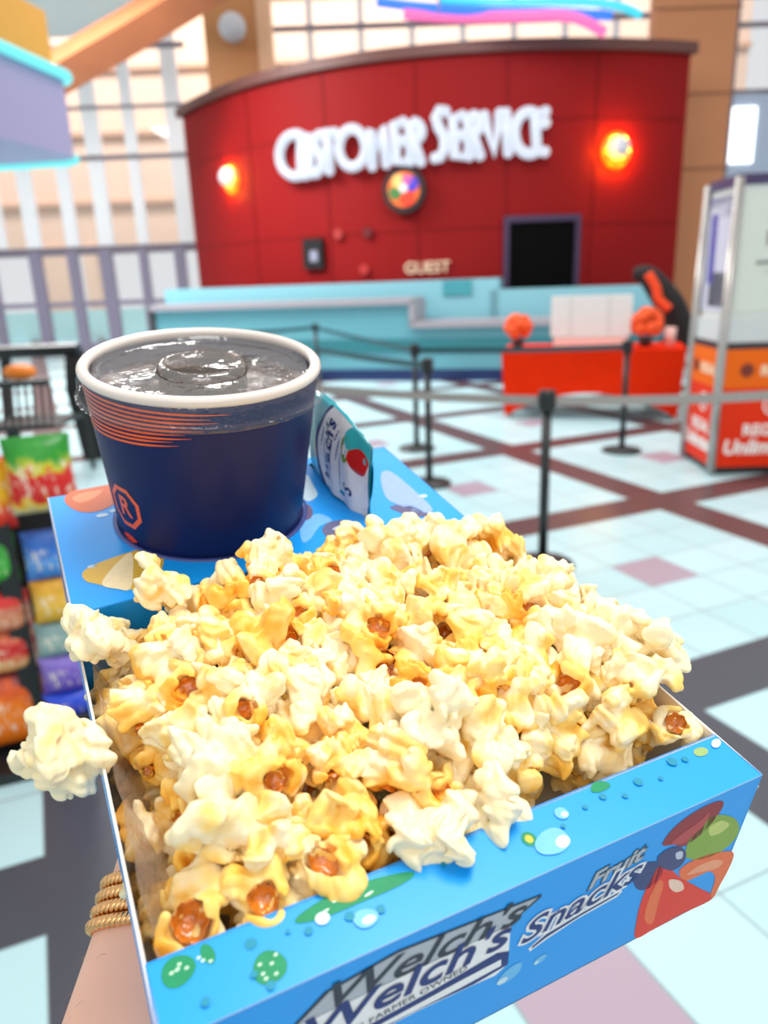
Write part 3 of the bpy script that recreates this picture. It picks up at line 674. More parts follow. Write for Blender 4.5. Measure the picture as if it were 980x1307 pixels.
bm = bmesh.new(); ball(bm, (0, 0, 0), (.14, .1, .07), 16, 10); o = fin(bm, 'orange_pouch', mat('orange_pouch', (236, 130, 30), .5, var=.2, scale=10), smooth=True); o.location = bpx(14, 478) + Vector((0, .16, 0)); tag(o, 'orange snack pouch lying on top of the wire basket', 'pouch')
bm = bmesh.new(); box(bm, (0, 0, .2), (.25, .04, .4), Matrix.Rotation(.1, 4, 'X')); o = fin(bm, 'wet_floor_sign', mat('x', (30, 30, 30), .5)); bpy.data.objects.remove(o)

# ================================================================== SNACK TRAY (local frame: x along the front, y away, z out of the top)
R3 = ((0.89768, -0.43804, 0.04782), (0.17119, 0.44668, 0.87816), (-0.40603, -0.78013, 0.47596)); T3 = (-.05163, -.12286, -.17282)
LM = Matrix.Identity(4)
for i in range(3):
    for j in range(3): LM[i][j] = R3[i][j]
    LM[i][3] = T3[i]
BM = CAMM @ LM
def to_loc(px, py, axis, val):
    """point of the tray frame seen at a pixel, on the plane axis = val"""
    r = LM.to_3x3().inverted() @ Vector((px - 490, 653.5 - py, -FPX)); t0 = LM.to_3x3().inverted() @ Vector(T3)
    k = (val + t0[axis]) / r[axis]; return r * k - t0
BH = .066; WU = .2; DV = .292; TK = .0009
BLUE = mat('blue_card_print', (20, 158, 248), .3, var=.05, scale=14, spec=.4); WHC = mat('white_card', (232, 226, 216), .6, var=.03, scale=60)
tray = thing('snack_tray', 'blue cardboard snack tray printed with fruit, heaped with popcorn', 'snack tray', M=BM)
def card(name, poly_uvz, nvec, m, th=TK):
    """flat card panel: outline points, pulled back by th along nvec; printed outside, white inside"""
    bm = bmesh.new(); n_ = Vector(nvec) * th
    a = [bm.verts.new(p) for p in poly_uvz]; b = [bm.verts.new(Vector(p) + n_) for p in poly_uvz]
    f = bm.faces.new(a); f.material_index = 0; f = bm.faces.new(b[::-1]); f.material_index = 1
    for i in range(len(a)): bm.faces.new((a[i], b[i], b[(i + 1) % len(a)], a[(i + 1) % len(a)])).material_index = 1
    return fin(bm, name, [m, WHC], tray)
FV = .0205; PV = .178
card('front_panel', [(0, 0, -.0004), (WU, 0, -.0004), (WU, 0, -BH), (0, 0, -BH)], (0, 1, 0), BLUE)
card('front_flange', [(0, 0, 0), (WU, 0, 0), (WU - .0005, FV, 0), (.0005, FV, 0)], (0, 0, -1), BLUE)
card('inner_lip', [(.001, FV, 0), (WU - .001, FV, 0), (WU - .001, FV + .001, -.04), (.001, FV + .001, -.04)], (0, -1, 0), WHC)
card('side_wall', [(0, 0, 0), (0, DV, 0), (0, DV, -BH), (0, 0, -BH)], (1, 0, 0), BLUE)
card('side_wall', [(WU, 0, 0), (WU, DV, 0), (WU, DV, -BH), (WU, 0, -BH)], (-1, 0, 0), BLUE)
card('back_wall', [(0, DV, 0), (WU, DV, 0), (WU, DV, -BH), (0, DV, -BH)], (0, -1, 0), BLUE)
card('bottom', [(0, 0, -BH), (WU, 0, -BH), (WU, DV, -BH), (0, DV, -BH)], (0, 0, 1), BLUE)
card('corner_tab', [(WU + .0002, .000, -.006), (WU + .0002, .012, -.002), (WU + .0002, .016, -.03), (WU + .0002, .004, -.034)], (1, 0, 0), BLUE, .0004)
# top panel with the cup hole and the pouch slot
CC = Vector((.077, .246)); HR = .0475
bm = bmesh.new()
fr = [(0, .1783), (.03, .1815), (.068, .1835), (.1, .184), (.15, .1795), (.2, .172)]
outer = fr + [(WU, DV), (0, DV)]
hole = [(CC.x + HR * math.cos(a), CC.y + HR * math.sin(a)) for a in np.linspace(0, 2 * PI, 64, endpoint=False)]
slot = [(.1455, .284), (.1505, .284), (.1545, .210), (.1495, .210)]
ed = []
for L in (outer, hole, slot):
    vs_ = [bm.verts.new((x, y, 0)) for x, y in L]
    for i in range(len(vs_)): ed.append(bm.edges.new((vs_[i], vs_[(i + 1) % len(vs_)])))
bmesh.ops.triangle_fill(bm, use_beauty=True, use_dissolve=False, edges=ed)
bmesh.ops.recalc_face_normals(bm, faces=bm.faces[:])
if bm.faces[:][0].normal.z < 0: bmesh.ops.reverse_faces(bm, faces=bm.faces[:])
ext = bmesh.ops.extrude_face_region(bm, geom=bm.faces[:]); 
bmesh.ops.translate(bm, verts=[g for g in ext['geom'] if isinstance(g, bmesh.types.BMVert)], vec=(0, 0, -TK))
fin(bm, 'cup_panel', BLUE, tray)
bm = bmesh.new()                                                         # panel folded down behind the popcorn
rows = []
for i in range(len(fr)):
    rows.append([bm.verts.new((fr[i][0] + (.001 if i == 0 else -.001 if i == len(fr) - 1 else 0), fr[i][1] + dy, z)) for dy, z in ((0, 0), (.004, -.05), (.0049, -.05), (.0009, 0))])
for a, b in zip(rows, rows[1:]):
    for k in range(4): bm.faces.new((a[k], b[k], b[(k + 1) % 4], a[(k + 1) % 4]))
fin(bm, 'divider_flap', BLUE, tray)
bm = bmesh.new(); lathe(bm, [(HR - .0005, .0006), (HR + .0022, .0006), (HR + .0022, -.0005), (HR - .0005, -.0012)], 64, (CC.x, CC.y, 0), close=True)
fin(bm, 'hole_rim', mat('violet_blue_edge', (70, 84, 150), .35), tray, True)
# false bottom under the popcorn
card('tray_floor', [(.002, .024, -.042), (WU - .002, .024, -.042), (WU - .002, .176, -.042), (.002, .176, -.042)], (0, 0, -1), WHC)
# crinkled clear liner along the side
bm = bmesh.new(); rows = []
for i in range(70):
    v = .023 + .148 * i / 69; r_ = []
    for k in range(6):
        f = k / 5; u = .0035 + .012 * f ** 1.3 + .0016 * math.sin(v * 260 + 1.1 * math.sin(v * 97)) * (.3 + .7 * f) * (1 - .5 * f)
        r_.append(bm.verts.new((u, v, -.003 - .026 * f - .001 * math.sin(v * 330))))
    rows.append(r_)
for a, b in zip(rows, rows[1:]):
    for k in range(5): bm.faces.new((a[k], b[k], b[k + 1], a[k + 1]))
fin(bm, 'plastic_liner', clear_mat('liner_plastic', (232, 218, 202), .32, .1, 300, .30), tray, True)  # white sheen in the material stands for the liner's highlights

# ---------------------------------------------------------------- printed art
def decal(name, parent, shapes, f):
    """flat print: list of (outline points, material), lifted a hair above each other"""
    bm = bmesh.new(); ms = []
    for k, (poly, m) in enumerate(shapes):
        if m not in ms: ms.append(m)
        vs_ = [bm.verts.new(f(x, y, k)) for x, y in poly]
        fc = bm.faces.new(vs_); fc.material_index = ms.index(m)
        bmesh.ops.triangulate(bm, faces=[fc])
    return fin(bm, name, ms, parent, recalc=False)
front = lambda x, z, k=0: Vector((x, -.00012 - .00005 * k, z))
top = lambda x, y, k=0: Vector((x, y, .00012 + .00005 * k))
def text_on(name, parent, s, size, x, y, rot, m, f, shear=0, bold=0, sx=1, lift=0):
    me = text_mesh(s, 1, shear, bold)
    c_, s_ = math.cos(rot), math.sin(rot)
    for v in me.vertices:
        a, b = v.co.x * size * sx, v.co.y * size; v.co = f(x + a * c_ - b * s_, y + a * s_ + b * c_, lift)
    return link(name, me, m, parent)
def ell(cx, cy, rx, ry, rot=0, n=28, wob=0, seed=0):
    rr = random.Random(seed); ph = rr.uniform(0, 6); o = []
    for i in range(n):
        a = 2 * PI * i / n; q = 1 + wob * math.sin(2 * a + ph) + wob * .7 * math.sin(3 * a + 2 * ph); x, y = rx * q * math.cos(a), ry * q * math.sin(a)
        o.append((cx + x * math.cos(rot) - y * math.sin(rot), cy + x * math.sin(rot) + y * math.cos(rot)))
    return o
pr = lambda nm, c: mat(nm, c, .4, var=.1, scale=260, spec=.3)
pw, pn, pg, pdg = pr('print_white', (240, 240, 244)), pr('print_navy', (24, 44, 120)), pr('glare_silver', (178, 184, 196)), pr('print_charcoal', (44, 48, 66))
def smooth_loop(P, n=5):
    o = []; N = len(P)
    for i in range(N):
        a, b, c, d = (Vector(P[(i + j) % N]) for j in (-1, 0, 1, 2))
        for k in range(n):
            t = k / n; q = .5 * ((2 * b) + (c - a) * t + (2 * a - 5 * b + 4 * c - d) * t * t + (3 * b - a - 3 * c + d) * t ** 3); o.append((q.x, q.y))
    return o
def flt(pts): return smooth_loop([(to_loc(x, y, 1, 0).x, to_loc(x, y, 1, 0).z) for x, y in pts])
def tlt(pts): return smooth_loop([(to_loc(x, y, 2, 0).x, to_loc(x, y, 2, 0).y) for x, y in pts])
# label: white lower part; silver upper band is glare put into the colour
lab_low = [(.028, -.0205), (.0345, -.0185), (.0987, -.0178), (.1002, -.0185), (.1022, -.0395), (.098, -.0425), (.088, -.0415), (.07, -.0405), (.045, -.0415), (.02, -.044), (.022, -.03)]
decal('brand_label', tray, [(lab_low, pw)], front)
decal('brand_swoosh', tray, [([(.0280, -.0372), (.05, -.0352), (.075, -.0332), (.097, -.0300), (.1016, -.0322), (.1022, -.0395), (.09, -.0412), (.07, -.0398), (.045, -.041), (.024, -.0438)], pn),
                             ([(.034, -.0402), (.06, -.0372), (.085, -.0352), (.099, -.0345), (.0995, -.0382), (.085, -.0392), (.06, -.0395)], pw)], lambda x, z, k: front(x, z, k + 2))
decal('glare_band', tray, [([(.031, -.0185), (.041, -.0085), (.062, -.0050), (.1098, -.0098), (.1100, -.0112), (.0995, -.0182)], pdg), ([(.033, -.0181), (.0422, -.0094), (.062, -.0060), (.1085, -.0104), (.0987, -.0178)], pg)], lambda x, z, k: front(x, z, k + 1))
text_on('brand_lettering', tray, "Welch's", .0155, .071, -.0132, -.02, pdg, front, .32, .012, 1.28, 5)  # grey repeat of the brand name, painted as glare
text_on('brand_lettering', tray, "Welch's", .0175, .066, -.0232, .035, pn, front, .25, .016, 1.18, 6)
text_on('small_lettering', tray, 'FAMILY FARMER OWNED', .0036, .063, -.0318, .11, pdg, front, 0, 0, 1.15, 7)
# product words: dark blue with a white outline, the word above in painted glare silver
for (s, sz, x, z, rt, b_, m, lf) in (('Snacks', .0155, .1275, -.0245, .12, .075, pw, 3), ('Snacks', .0155, .1275, -.0245, .12, .012, pn, 4), ('Fruit', .0100, .139, -.0148, .15, .07, pdg, 1), ('Fruit', .0100, .139, -.0148, .15, .03, pg, 2)):
    text_on('product_lettering', tray, s, sz, x, z, rt, m, front, .35, b_, 1.12, lf)
decal('underline_swash', tray, [([(.1095, -.0365), (.115, -.0322), (.13, -.0296), (.1445, -.0282), (.146, -.0298), (.144, -.0316), (.128, -.0332), (.1165, -.0362), (.1105, -.0385)], pw), ([(.1108, -.0362), (.1158, -.0332), (.13, -.0308), (.1445, -.0294), (.144, -.0304), (.129, -.0322), (.116, -.0350), (.1112, -.0374)], pn)], front)
# fruit on the front
decal('printed_raspberry', tray, [(flt([(845, 1078), (858, 1058), (880, 1040), (905, 1026), (921, 1022), (922, 1030), (908, 1050), (890, 1068), (872, 1080), (860, 1078)]), pr('raspberry', (150, 40, 48))), (flt([(856, 1076), (872, 1062), (892, 1048), (905, 1036), (900, 1050), (884, 1066), (872, 1076)]), pr('raspberry_light', (186, 70, 72)))], front)
decal('printed_grape', tray, [(flt([(874, 1090), (880, 1070), (895, 1050), (915, 1040), (935, 1043), (943, 1055), (938, 1070), (922, 1085), (898, 1096), (880, 1096)]), pr('green_grape', (140, 170, 62))), (flt([(905, 1055), (920, 1047), (930, 1052), (920, 1062), (906, 1066)]), pr('grape_light', (196, 208, 116)))], front)
decal('printed_blueberry', tray, [(flt([(806, 1115), (812, 1106), (826, 1100), (840, 1100), (846, 1108), (840, 1122), (826, 1134), (812, 1134)]), pr('blueberry', (52, 62, 120))), (flt([(838, 1096), (850, 1084), (866, 1080), (875, 1088), (872, 1100), (860, 1110), (846, 1108)]), pr('blueberry_dark', (66, 66, 118))), (flt([(862, 1088), (870, 1086), (870, 1094), (863, 1096)]), pr('berry_shine', (196, 200, 222)))], front)
so, so2, sh = pr('fruit_red', (232, 48, 14)), pr('fruit_orange', (238, 112, 60)), pr('fruit_shine', (246, 206, 186))
decal('printed_peach', tray, [(flt([(866, 1112), (880, 1100), (905, 1090), (930, 1086), (936, 1092), (928, 1112), (918, 1130), (911, 1144), (906, 1142), (912, 1122), (906, 1112), (890, 1118), (874, 1124)]), so2), (flt([(876, 1116), (892, 1104), (912, 1097), (922, 1100), (914, 1108), (896, 1112)]), pr('peach_light', (244, 160, 120)))], front)
decal('printed_tomato_red_fruit', tray, [(flt([(811, 1197), (812, 1175), (818, 1150), (830, 1122), (846, 1103), (868, 1120), (890, 1132), (909, 1146), (870, 1166), (835, 1185)]), so), (flt([(822, 1172), (828, 1146), (840, 1124), (846, 1128), (840, 1150), (832, 1178)]), so2), (flt([(854, 1122), (868, 1124), (872, 1134), (862, 1138), (854, 1132)]), sh)], front).name = 'printed_red_fruit'
tabp = lambda x, y, k=0: Vector((WU + .0008 + .00005 * k, x, y))
decal('printed_grape', tray, [(ell(.0085, -.010, .005, .007, .3), pr('green_grape', (140, 170, 62))), (ell(.006, -.023, .004, .006, .2), pr('blueberry', (52, 62, 120)))], tabp)
dw, dw2, dgn, dgl, dt = pr('drop_pale', (112, 190, 244)), pr('drop_white', (206, 232, 250)), pr('drop_green', (14, 140, 92)), pr('drop_spark', (200, 236, 214)), pr('drop_teal', (20, 140, 170))
for sh_ in ([(ell(.104, -.046, .0052, .0035, .4, wob=.08, seed=2), dw), (ell(.1015, -.0478, .002, .0016), dw2)], [(ell(.1158, -.0465, .0026, .002, .3), dw), (ell(.1145, -.0472, .0009, .0009), dw2)], [(ell(.072, -.055, .0035, .0025), dw)]): decal('printed_droplet', tray, sh_, front)
# drops on the flange
G = []
G += [(ell(.0077, .0153, .0042, .0042, wob=.05, seed=1), dgn), (ell(.0287, .0068, .0042, .0046, wob=.05, seed=4), dgn), (ell(.0155, .0165, .0017, .003, .2, seed=3), dgn), (ell(.0262, .0145, .0017, .0016), dt), (ell(.0562, .0158, .016, .0032, -.02, wob=.12, seed=8), dgn), (ell(.145, .0182, .0042, .0018, wob=.1, seed=6), dgn), (ell(.1117, .0112, .0024, .0026), dgn), (ell(.1117, .0112, .0012, .0014), pr('drop_yellow', (214, 190, 60))), (ell(.188, .016, .003, .0018), pr('drop_olive', (150, 180, 110)))]
rr = random.Random(11)
for cx_0, cy_0, n_ in ((.0077, .0153, 5), (.0287, .0068, 6), (.0155, .0165, 3)):
    for k in range(n_): G.append((ell(cx_0 + rr.uniform(-.0025, .0025), cy_0 + rr.uniform(-.0025, .0025), .0006, .0004, .3, 10), dgl))
for x, y, r in ((.052, .0168, .0012), (.06, .0146, .0008), (.047, .0148, .0007)): G.append((ell(x, y, r * 2, r * .5, .2, 12), dgl))
G += [(ell(.1175, .0075, .0058, .0042, .3, wob=.06, seed=9), dw), (ell(.1205, .0062, .0026, .0019, .3), dw2), (ell(.1266, .0147, .0023, .0022), dw), (ell(.1272, .014, .0012, .001), dw2), (ell(.0562, .0085, .0036, .0026, wob=.05, seed=5), dw), (ell(.0568, .0078, .002, .0012), dw2), (ell(.0456, .0132, .002, .0018), dw2), (ell(.196, .0166, .0026, .0014, .4), dw2)]
for x, y, r in ((.041, .0115, .0012), (.0525, .0108, .0014), (.061, .0092, .0013), (.0245, .0065, .001), (.0275, .0022, .0012), (.036, .0135, .0007), (.135, .0135, .0009), (.143, .0145, .0012), (.15, .0118, .001), (.158, .0145, .0016), (.166, .0125, .0008), (.175, .0165, .0018), (.18, .0155, .0012), (.092, .0125, .0011), (.0835, .014, .0008), (.012, .005, .0012), (.124, .0105, .0008)): G.append((ell(x, y, r, r, 0, 14), dt))
for k_, (p_, m_) in enumerate(G): decal('drop_sparkle' if m_ == dgl else 'printed_droplet', tray, [(p_, m_)], lambda x, y, k: top(x, y, k_ * .2))
# fruit on the cup panel
ap, apl = pr('apricot', (206, 100, 58)), pr('apricot_light', (228, 140, 96))
decal('printed_apricot', tray, [(tlt([(82, 638), (90, 628), (110, 624), (150, 618), (156, 630), (148, 642), (128, 652), (106, 654), (90, 648)]), ap), (tlt([(92, 636), (104, 630), (130, 626), (120, 636), (102, 642)]), apl)], top)
pi_, pil, pid = pr('pineapple', (216, 176, 66)), pr('pineapple_pale', (240, 222, 176)), pr('pineapple_deep', (196, 150, 40))
decal('printed_pineapple', tray, [(tlt([(105, 732), (118, 722), (150, 710), (185, 700), (206, 704), (208, 722), (196, 744), (180, 752), (150, 752), (125, 746), (110, 742)]), pi_), (tlt([(130, 745), (150, 718), (168, 706), (170, 730), (166, 752), (150, 752)]), pil), (tlt([(178, 750), (186, 720), (200, 706), (206, 716), (196, 742)]), pid)], top)
decal('printed_blueberry', tray, [(tlt([(411, 676), (420, 667), (438, 664), (456, 668), (463, 677), (455, 686), (436, 690), (418, 686)]), pr('berry_grey', (104, 104, 140))), (tlt([(424, 676), (436, 670), (450, 672), (442, 678)]), pr('berry_shine', (196, 200, 222))), (tlt([(382, 652), (392, 644), (399, 652), (396, 662), (384, 664)]), pr('berry_mauve', (108, 92, 126)))], top)
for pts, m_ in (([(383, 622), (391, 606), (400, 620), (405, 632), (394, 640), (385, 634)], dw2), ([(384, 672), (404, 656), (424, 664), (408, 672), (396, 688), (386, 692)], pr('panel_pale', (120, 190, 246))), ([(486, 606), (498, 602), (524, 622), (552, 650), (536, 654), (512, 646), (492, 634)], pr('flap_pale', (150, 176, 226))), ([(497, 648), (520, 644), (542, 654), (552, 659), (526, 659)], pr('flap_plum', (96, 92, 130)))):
    decal('panel_patch', tray, [(tlt(pts), m_)], top)  # whitish highlights put in as flat colour, beside pale and plum flap print
for x, y, r in ((.034, .236, .0016), (.042, .222, .0012), (.013, .214, .0022), (.024, .262, .003), (.03, .265, .0022), (.19, .222, .003)): decal('printed_droplet', tray, [(ell(x, y, r, r * .6), dw2)], top)
decal('printed_fruit_slice', tray, [([(.26, -.012), (.235, -.01), (.215, -.018), (.205, -.03), (.22, -.034), (.245, -.024)], pr('side_fruit', (206, 90, 66)))], lambda x, z, k: Vector((-.0002 - .00005 * k, x, z)))

# ---------------------------------------------------------------- drink cup
CM = BM @ Matrix.Translation((CC.x, CC.y, 0))
cup = thing('drink_cup', 'navy paper cup of iced cola with a clear lid, set in the tray', 'drink cup', M=CM)
RB, RT, ZB, ZT = .0415, .0548, -.052, .079
def cup_r(z): return RB + (RT - RB) * (z - ZB) / (ZT - ZB)
NAVY = mat('navy_paper', (11, 27, 84), .4, var=.12, scale=40, spec=.3)
bm = bmesh.new(); lathe(bm, [(0, ZB + .004), (cup_r(ZB) - .0012, ZB + .004), (cup_r(ZB) - .0008, ZB), (cup_r(ZB), ZB)] + [(cup_r(z), z) for z in np.linspace(ZB + .004, ZT, 10)] + [(RT - .001, ZT + .0005), (RT - .0014, ZT - .004)] + [(cup_r(z) - .0009, z) for z in np.linspace(ZT - .006, ZB + .006, 8)] + [(0, ZB + .006)], 96)
fin(bm, 'paper_wall', NAVY, cup, True)
ZL = .068
bm = bmesh.new(); rows = []; n = 72
c0 = bm.verts.new((0, 0, ZL)); rg = []
for k in range(1, 15):
    rg.append([bm.verts.new((cup_r(ZL) * .98 * k / 14 * math.cos(2 * PI * i / n), cup_r(ZL) * .98 * k / 14 * math.sin(2 * PI * i / n), ZL + .0007 * noise.noise(Vector((k * .5, i * .3, 3))))) for i in range(n)])
for i in range(n): bm.faces.new((c0, rg[0][i], rg[0][(i + 1) % n]))
for a, b in zip(rg, rg[1:]):
    for i in range(n): bm.faces.new((a[i], b[i], b[(i + 1) % n], a[(i + 1) % n]))
m, nn, l, b = nt('cola_surface')
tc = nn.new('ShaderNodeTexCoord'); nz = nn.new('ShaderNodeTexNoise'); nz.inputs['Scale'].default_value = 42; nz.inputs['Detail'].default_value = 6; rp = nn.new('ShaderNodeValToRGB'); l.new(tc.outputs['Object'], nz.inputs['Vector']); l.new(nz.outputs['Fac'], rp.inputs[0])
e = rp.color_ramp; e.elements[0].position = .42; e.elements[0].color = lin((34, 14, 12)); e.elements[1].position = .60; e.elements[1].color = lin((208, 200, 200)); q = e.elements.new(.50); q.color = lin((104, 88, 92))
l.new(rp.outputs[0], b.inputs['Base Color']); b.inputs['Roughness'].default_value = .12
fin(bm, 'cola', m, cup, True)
# lid: rim, clear skirt, clear top, raised button
RIM = mat('frosted_rim', (226, 216, 208), .22, var=.04, scale=60, coat=.4)
bm = bmesh.new(); N = 96; prof = [(.0535 + .0028 * math.cos(a), .0805 + .0026 * math.sin(a)) for a in np.linspace(0, 2 * PI, 14, endpoint=False)]
lathe(bm, prof, N, close=True); lid = fin(bm, 'lid', RIM, cup, True)
CLP = clear_mat('clear_plastic', (248, 248, 250), .09, .06, 200); CLT = clear_mat('clear_lid_top', (250, 248, 246), .22, .1, 140, .08)  # white diffuse in the lid top stands for its pale reflection
bm = bmesh.new(); lathe(bm, [(.0556, .0790), (.0572, .0755), (.0568, .0725), (.0578, .0705), (.0588, .0685), (.0582, .0678), (.0560, .0690)], N); fin(bm, 'lid_skirt', CLP, lid, True)
bm = bmesh.new(); lathe(bm, [(.0512, .0806), (.0505, .0775), (.0490, .0762), (.0225, .0758), (.0212, .0768)], N); fin(bm, 'lid_top', CLT, lid, True)
bm = bmesh.new(); lathe(bm, [(.0212, .0766), (.0206, .0800), (.0196, .0808), (.0170, .0808), (.0160, .0798), (0, .0796)], 64); fin(bm, 'straw_button', clear_mat('clear_button', (206, 190, 180), .22, .12, 160, .06), lid, True)
bm = bmesh.new(); lathe(bm, [(.0204, .0765), (.0210, .0690), (.0198, .0690), (.0194, .0765)], 64, close=True); fin(bm, 'button_wall', mat('dark_button_wall', (44, 24, 18), .25), lid, True)
# prints on the cup
def on_cup(a, z, k=0): r = cup_r(z) + .00015 + .00005 * k; return Vector((r * math.cos(a), r * math.sin(a), z))
def cup_ang(px, py, z=.02):
    """angle on the cup that is seen at this pixel"""
    best = None; Mi = LM
    for i in range(720):
        a = PI + PI * i / 720 - .3; p = on_cup(a, 0)
        for z_ in np.linspace(ZB, ZT, 60):
            r_ = cup_r(z_); P = Mi @ Vector((CC.x + r_ * math.cos(a), CC.y + r_ * math.sin(a), z_)); x, y = 490 + FPX * P.x / -P.z, 653.5 - FPX * P.y / -P.z
            d = (x - px) ** 2 + (y - py) ** 2
            if best is None or d < best[0]: best = (d, a, z_)
    return best[1], best[2]
OP = mat('orange_print', (240, 96, 20), .35, var=.05, scale=80)
oc = [cup_ang(x, y) for x, y in ((150, 612), (165, 616), (183, 645), (182, 664), (166, 670), (152, 658))]
aC = sum(a for a, z in oc) / 6; zC = sum(z for a, z in oc) / 6
rc = cup_r(zC); S = .0118
def octa(r, n=8): return [(r * math.cos(PI / 8 + k * PI / 4), r * math.sin(PI / 8 + k * PI / 4)) for k in range(n)]
bm = bmesh.new(); a8, b8 = octa(S), octa(S * .78); SUB = 6
def dens(p): 
    o = []
    for i in range(8):
        for k in range(SUB): f = k / SUB; o.append((p[i][0] * (1 - f) + p[(i + 1) % 8][0] * f, p[i][1] * (1 - f) + p[(i + 1) % 8][1] * f))
    return o
A8 = [bm.verts.new(on_cup(aC + x / rc, zC + y)) for x, y in dens(a8)]; B8 = [bm.verts.new(on_cup(aC + x / rc, zC + y)) for x, y in dens(b8)]
for i in range(len(A8)): bm.faces.new((A8[i], A8[(i + 1) % len(A8)], B8[(i + 1) % len(A8)], B8[i]))
fin(bm, 'emblem_ring', OP, cup)
me = text_mesh('R', .0145, .0, .0004)
for v in me.vertices: v.co = on_cup(aC + v.co.x / rc, zC + v.co.y)
link('emblem_letter', me, OP, cup)
bm = bmesh.new()                                                         # fine orange rings under the lid, fading out round the front
a0, a1 = math.radians(155), math.radians(268)
for k in range(9):
    z = .0765 - .0024 * k; end = a1 - math.radians(3 * k) - .1 * (k % 2); n = 60; w_ = .00055; last = None
    for i in range(n + 1):
        a = a0 + (end - a0) * i / n; taper = min(1, (n - i) / 12 + .1); zz = z + .0016 * (i / n) ** 2 * (k - 3) * .4
        cur = (bm.verts.new(on_cup(a, zz - w_ * taper)), bm.verts.new(on_cup(a, zz + w_ * taper)))
        if last: bm.faces.new((last[0], cur[0], cur[1], last[1]))
        last = cur
fin(bm, 'ring_print', OP, cup)
bm = bmesh.new(); last = None
ra, rz_ = cup_ang(166, 682)
for i in range(17):
    a = ra - .12 + .26 * i / 16; h = .0022 * math.sin(PI * (i + .5) / 17); cur = (bm.verts.new(on_cup(a, .0025 - h)), bm.verts.new(on_cup(a, .0025 + h)))
    if last: bm.faces.new((last[0], cur[0], cur[1], last[1]))
    last = cur
fin(bm, 'red_print', mat('red_orange_print', (232, 70, 30), .35), cup)
# ice in the drink
ICE = clear_mat('ice', (225, 228, 235), .3, .12, 160)
rr = random.Random(21)
spots = [(-.030, .012), (-.026, -.02), (.004, .034), (.031, .020), (.034, -.012), (.010, -.036), (-.012, .028), (-.038, -.002), (.024, .036), (-.008, -.033)]
for k, (x, y) in enumerate(spots):
    bm = bmesh.new(); s = rr.uniform(.009, .013); bmesh.ops.create_cube(bm, size=1)
    for v in bm.verts: v.co = Vector((v.co.x * s * 1.2, v.co.y * s * 1.1, v.co.z * .008)) * rr.uniform(.85, 1.15)
    bmesh.ops.bevel(bm, geom=bm.edges[:], offset=.0022, segments=3, affect='EDGES')
    o = fin(bm, 'ice_cube', ICE, smooth=True); o.matrix_world = CM @ Matrix.Translation((x, y, .0695)) @ Matrix.Rotation(rr.uniform(0, 3), 4, 'Z') @ Matrix.Rotation(rr.uniform(-.4, .4), 4, 'X'); tag(o, 'clear ice cube floating in the cola under the cup lid', 'ice cube', 'ice cubes in the cola')
# ---------------------------------------------------------------- snack pouch in the slot
PB = [Vector((.1480, .2855, -.045)), Vector((.1520, .2115, -.045))]
pc = thing('snack_pouch', 'teal and white fruit snack pouch standing in the tray slot beside the cup', 'snack pouch', M=BM @ Matrix.Translation((.15, .248, 0)))
def pouch_pt(s, t_):
    """s along the slot (0 far, 1 near), t_ up the pouch"""
    v = .285 - .0745 * s; u = .1478 + .0042 * s
    ztop = .0475 - .006 * max(0, s - .3) / .7 + .004 * math.sin(PI * s); z = -.045 + (ztop + .045) * t_
    lean = .004 * max(0, z) / .04
    return Vector((u - lean * .3 - .15, v - .248 - .010 * max(0, t_ - .5) * (s - .4), z))
nx, nz = 22, 22
def pouch_grid(sgn, lift=0, s0=0, s1=1, t0=0, t1=1, nx=nx, nz=nz):
    P = []
    for j in range(nz + 1):
        for i in range(nx + 1):
            s, t_ = s0 + (s1 - s0) * i / nx, t0 + (t1 - t0) * j / nz
            pz = pouch_pt(s, t_).z; th = max(0, 1 - abs(2 * s - 1) ** 3) * max(0, 1 - abs(2 * t_ - 1) ** 4) * (.0065 if pz > .004 else .0012 + .0053 * max(0, pz + .002) / .006 if pz > -.002 else .0012)
            th += .0008 * math.sin(s * 26 + t_ * 9) * (pz > .006) * min(1, (1 - t_) * 6)
            P.append(pouch_pt(s, t_) + Vector((sgn * (max(th, .0002) + lift), 0, 0)))
    return P
def grid_faces(bm, P, nx, nz):
    v = [bm.verts.new(p) for p in P]
    for j in range(nz):
        for i in range(nx): bm.faces.new((v[j * (nx + 1) + i], v[j * (nx + 1) + i + 1], v[(j + 1) * (nx + 1) + i + 1], v[(j + 1) * (nx + 1) + i]))
bm = bmesh.new(); grid_faces(bm, pouch_grid(-1), nx, nz); grid_faces(bm, pouch_grid(1), nx, nz)
bmesh.ops.remove_doubles(bm, verts=bm.verts[:], dist=.0005)
fin(bm, 'pouch_body', mat('teal_foil', (0, 160, 176), .25, var=.08, scale=60, coat=.4), pc, True)
def pouch_map(s, t_, k=0):
    pz = pouch_pt(s, t_).z; th = max(0, 1 - abs(2 * s - 1) ** 3) * max(0, 1 - abs(2 * t_ - 1) ** 4) * .0065 + .0008 * math.sin(s * 26 + t_ * 9) * min(1, (1 - t_) * 6)
    return pouch_pt(s, t_) + Vector((-(max(th, .0002) + .0003 + .00008 * k), 0, 0))
def pouch_patch(name, s0, s1f, t0, t1, m, k=0, curve=0):
    bm = bmesh.new(); P = []; nx, nz = 14, 18
    for j in range(nz + 1):
        for i in range(nx + 1):
            t_ = t0 + (t1 - t0) * j / nz; q = 2 * j / nz - 1
            a = s0 + curve * (q * q); P.append(pouch_map(a + (s1f - a) * i / nx, t_, k))
    grid_faces(bm, P, nx, nz); return fin(bm, name, m, pc, True)
pouch_patch('navy_edge', .30, .99, .50, .985, pn, 0, .13)
pouch_patch('white_oval', .335, .985, .50, .985, pw, 1, .13)
me = text_mesh("Welch's", .17, .2, .006)
